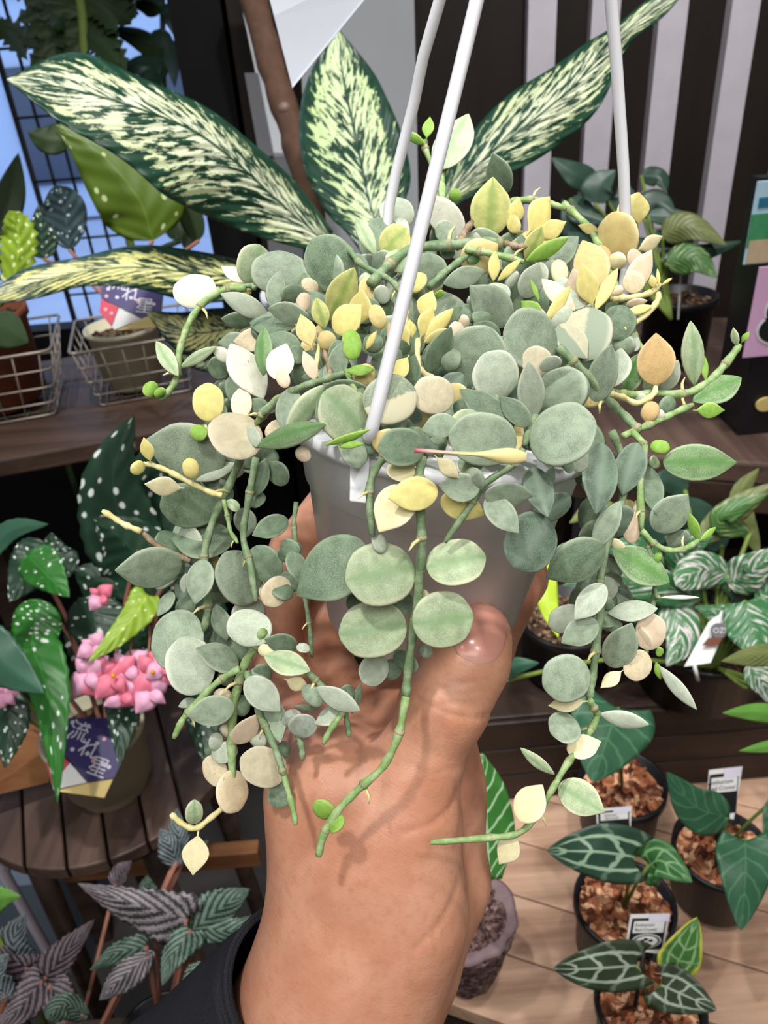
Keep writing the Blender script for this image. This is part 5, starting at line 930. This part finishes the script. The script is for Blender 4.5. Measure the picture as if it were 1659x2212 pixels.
CREASE = [([(905, 1512), (960, 1540), (1030, 1552), (1062, 1540)], .0007, .0008), ([(935, 1470), (990, 1478), (1045, 1470)], .0005, .0007), ([(915, 1490), (985, 1500), (1055, 1492)], .0004, .0007), ([(920, 1530), (985, 1520), (1050, 1515)], .0003, .0006), ([(1000, 1690), (975, 1740), (930, 1780), (870, 1800)], .0006, .0010),
          ([(1012, 1790), (1000, 1880), (960, 1980), (900, 2050)], .0006, .0012), ([(880, 1650), (930, 1670), (985, 1660)], .0003, .0009), ([(985, 1700), (1000, 1760), (985, 1830)], .0004, .0009)]
CRP = [(np.array([P(a, b, .262 if b < 1700 else .258) for a, b in cr(pts, 24)]), am, wd) for pts, am, wd in CREASE]
rayn = np.array(FW)
def sdf(X):
    out = None
    for (a, ra), (b, rb), k in PR:
        ab = b-a; t = np.clip(((X-a) @ ab)/(ab @ ab), 0, 1); d = np.linalg.norm(X-a-t[:, None]*ab, axis=1)-(ra+(rb-ra)*t)
        if out is None: out = d
        elif k: h = np.clip(.5+.5*(out-d)/k, 0, 1); out = out*(1-h)+d*h-k*h*(1-h)
        else: out = np.minimum(out, d)
    return out
def creasef(X):
    e = np.zeros(len(X)); rel = X-np.array(CAM); dep = rel @ rayn
    pr = np.stack([rel @ np.array(RT)/dep, rel @ np.array(UP)/dep], 1)
    for pts, am, wd in CRP:
        q = pts-np.array(CAM); dq = q @ rayn; pq = np.stack([q @ np.array(RT)/dq, q @ np.array(UP)/dq], 1)
        m_ = np.min(((pr[:, None, :]-pq[None, :, :])**2).sum(2), 1); e += am*np.exp(-m_/(wd/.26)**2)*(dep < .29)
    return e
ends = np.array([s[0] for p_ in PR for s in p_[:2]]); lo = ends.min(0)-.035; hi = ends.max(0)+.035; hstep = .0016
dims = np.ceil((hi-lo)/hstep).astype(int)
gx_, gy_, gz_ = [lo[i]+hstep*np.arange(dims[i]) for i in range(3)]
V = np.empty(dims, np.float32); YY, ZZ = np.meshgrid(gy_, gz_, indexing='ij')
for i, xx in enumerate(gx_): V[i] = sdf(np.stack([np.full(YY.size, xx), YY.ravel(), ZZ.ravel()], 1)).reshape(YY.shape)
def surfnet(V, lo, h):
    Sg = V < 0; c = sum(Sg[i:V.shape[0]-1+i, j:V.shape[1]-1+j, k:V.shape[2]-1+k].astype(np.int8) for i in (0, 1) for j in (0, 1) for k in (0, 1)); mk = (c > 0) & (c < 8)
    ids = np.full(mk.shape, -1, np.int64); cells = np.argwhere(mk); ids[mk] = np.arange(len(cells)); pos = np.zeros((len(cells), 3)); cnt = np.zeros(len(cells))
    cor = [(i, j, k) for i in (0, 1) for j in (0, 1) for k in (0, 1)]
    for a in cor:
        for ax in range(3):
            if a[ax]: continue
            b = list(a); b[ax] = 1; va_ = V[tuple((cells+a).T)]; vb_ = V[tuple((cells+b).T)]; cs = (va_ < 0) != (vb_ < 0); t = np.where(cs, va_/np.where(cs, va_-vb_, 1), 0)
            p_ = np.tile(np.array(a, float), (len(cells), 1)); p_[:, ax] += t; pos[cs] += p_[cs]; cnt[cs] += 1
    vs = lo+h*(cells+pos/cnt[:, None]); fs = []
    for ax in range(3):
        sl0 = [slice(1, -1)]*3; sl0[ax] = slice(0, -1); sl1 = [slice(1, -1)]*3; sl1[ax] = slice(1, None)
        A, B_ = Sg[tuple(sl0)], Sg[tuple(sl1)]; o1, o2 = (ax+1) % 3, (ax+2) % 3
        for flag in (True, False):
            e = np.argwhere((A != B_) & (A == flag)); off = np.ones(3, int); off[ax] = 0; e = e+off
            u1 = np.zeros(3, int); u1[o1] = 1; u2 = np.zeros(3, int); u2[o2] = 1
            q = np.stack([ids[tuple((e-u1-u2).T)], ids[tuple((e-u2).T)], ids[tuple(e.T)], ids[tuple((e-u1).T)]], 1)
            fs.append(q if flag else q[:, ::-1])
    return vs, np.vstack(fs)
hv, hf = surfnet(V, lo, hstep)
def gradn(X, fn, e=.0006):
    g_ = np.stack([fn(X+np.eye(3)[i]*e)-fn(X-np.eye(3)[i]*e) for i in range(3)], 1); return g_/np.maximum(1e-9, np.linalg.norm(g_, axis=1))[:, None]
for _ in range(2): hv = hv-gradn(hv, sdf)*sdf(hv)[:, None]
hv = hv-gradn(hv, sdf)*creasef(hv)[:, None]
hand = thing('hand', Vector(P(745, 2000, .276)), 'bare left hand gripping the white pot, thumb in front and fingers behind', 'person')
ho = obj('hand_skin', [tuple(p_) for p_ in hv], [tuple(int(i) for i in q) for q in hf], 'skin', hand)
md = ho.modifiers.new('sub', 'SUBSURF'); md.levels = 1; md.render_levels = 1
# thumb nail laid on the surface of the thumb tip
nv_, nu_ = 15, 13; nvs, nuv, nfs = [], [], []
ta_ = np.array([1046., 1304.]); tb_ = np.array([1012., 1438.]); td_ = (tb_-ta_)/np.linalg.norm(tb_-ta_); tn_ = np.array([-td_[1], td_[0]]); LN = np.linalg.norm(tb_-ta_)
for i in range(nv_):
    s = i/(nv_-1); wd = 62*(1-abs(2*s-1)**4.5*(.5 if s > .5 else .62))**1.
    for j in range(nu_):
        u = j/(nu_-1)*2-1; q = ta_+td_*LN*(s-.1*(1 if s > .7 else 0)*(abs(u)**2)*s)+tn_*u*wd*-1+np.array([8, 0]); r_ = np.array(ray(q[0], q[1])); t_ = .2
        for _ in range(40): t_ += float(sdf((np.array(CAM)+r_*t_)[None])[0])*.8
        edge = max(abs(u)**6, abs(2*s-1)**8); nvs.append(Vector(np.array(CAM)+r_*(t_-.0003+.0012*edge))); nuv.append(((u+1)/2, s))
for i in range(nv_-1):
    for j in range(nu_-1): q = i*nu_+j; nfs.append((q, q+1, q+nu_+1, q+nu_))
obj('thumb_nail', nvs, nfs, 'nail', hand, nuv, solid=.0005)
# dark sleeve around the forearm
slv = thing('dark_sleeve', P(450, 2250, .31), 'black knit sleeve cuff of the person holding the pot', 'sleeve')
st_ = [(640, 2118, 27.6, 158), (604, 2150, 28.2, 160), (560, 2195, 29.2, 166), (500, 2260, 30.6, 172), (420, 2340, 32.5, 180), (310, 2450, 35.5, 195), (160, 2600, 39, 205), (-120, 2880, 46, 215), (-500, 3250, 58, 230)]
K = cr(st_, 38)[:]; NR = 38; ctr = [P(k[0], k[1], k[2]/100) for k in K]; NS = 40
axs = (ctr[0]-ctr[8]).normalized(); axs = (axs-FW*.12).normalized(); vs, fs = [], []
for layer in (0, 1):
    ref = None
    for i, c in enumerate(ctr):
        t = axs if i < 3 else (ctr[max(i-1, 0)]-ctr[min(i+1, NR-1)]).normalized()
        if ref is None: ref = (UP-t*UP.dot(t)).normalized()
        ref = (ref-t*ref.dot(t)).normalized(); b = t.cross(ref); r_ = K[i][3]*K[i][2]/100/F-(.0022 if layer else 0)
        for k in range(NS):
            a = 2*math.pi*k/NS; wr_ = 1+.03*mnoise.noise(Vector((math.cos(a)*1.5, math.sin(a)*1.5, i*.35)))*(min(1, i/6)); vs.append(c+(ref*math.cos(a)+b*math.sin(a))*r_*wr_)
n_ = NR*NS
for i in range(NR-1):
    for k in range(NS): q = (i*NS+k, i*NS+(k+1) % NS, (i+1)*NS+(k+1) % NS, (i+1)*NS+k); fs.append(q); fs.append(tuple(n_+x for x in q[::-1]))
for k in range(NS): fs.append((k, n_+k, n_+(k+1) % NS, (k+1) % NS)); j = (NR-1)*NS; fs.append((j+k, j+(k+1) % NS, n_+j+(k+1) % NS, n_+j+k))
obj('sleeve_tube', vs, fs, 'cloth', slv)
hem = [vs[k] for k in range(NS)]+[vs[0]]
tube('cuff_hem', [h_-axs*.0006 for h_ in hem], .0011, 'cloth', slv, 8)
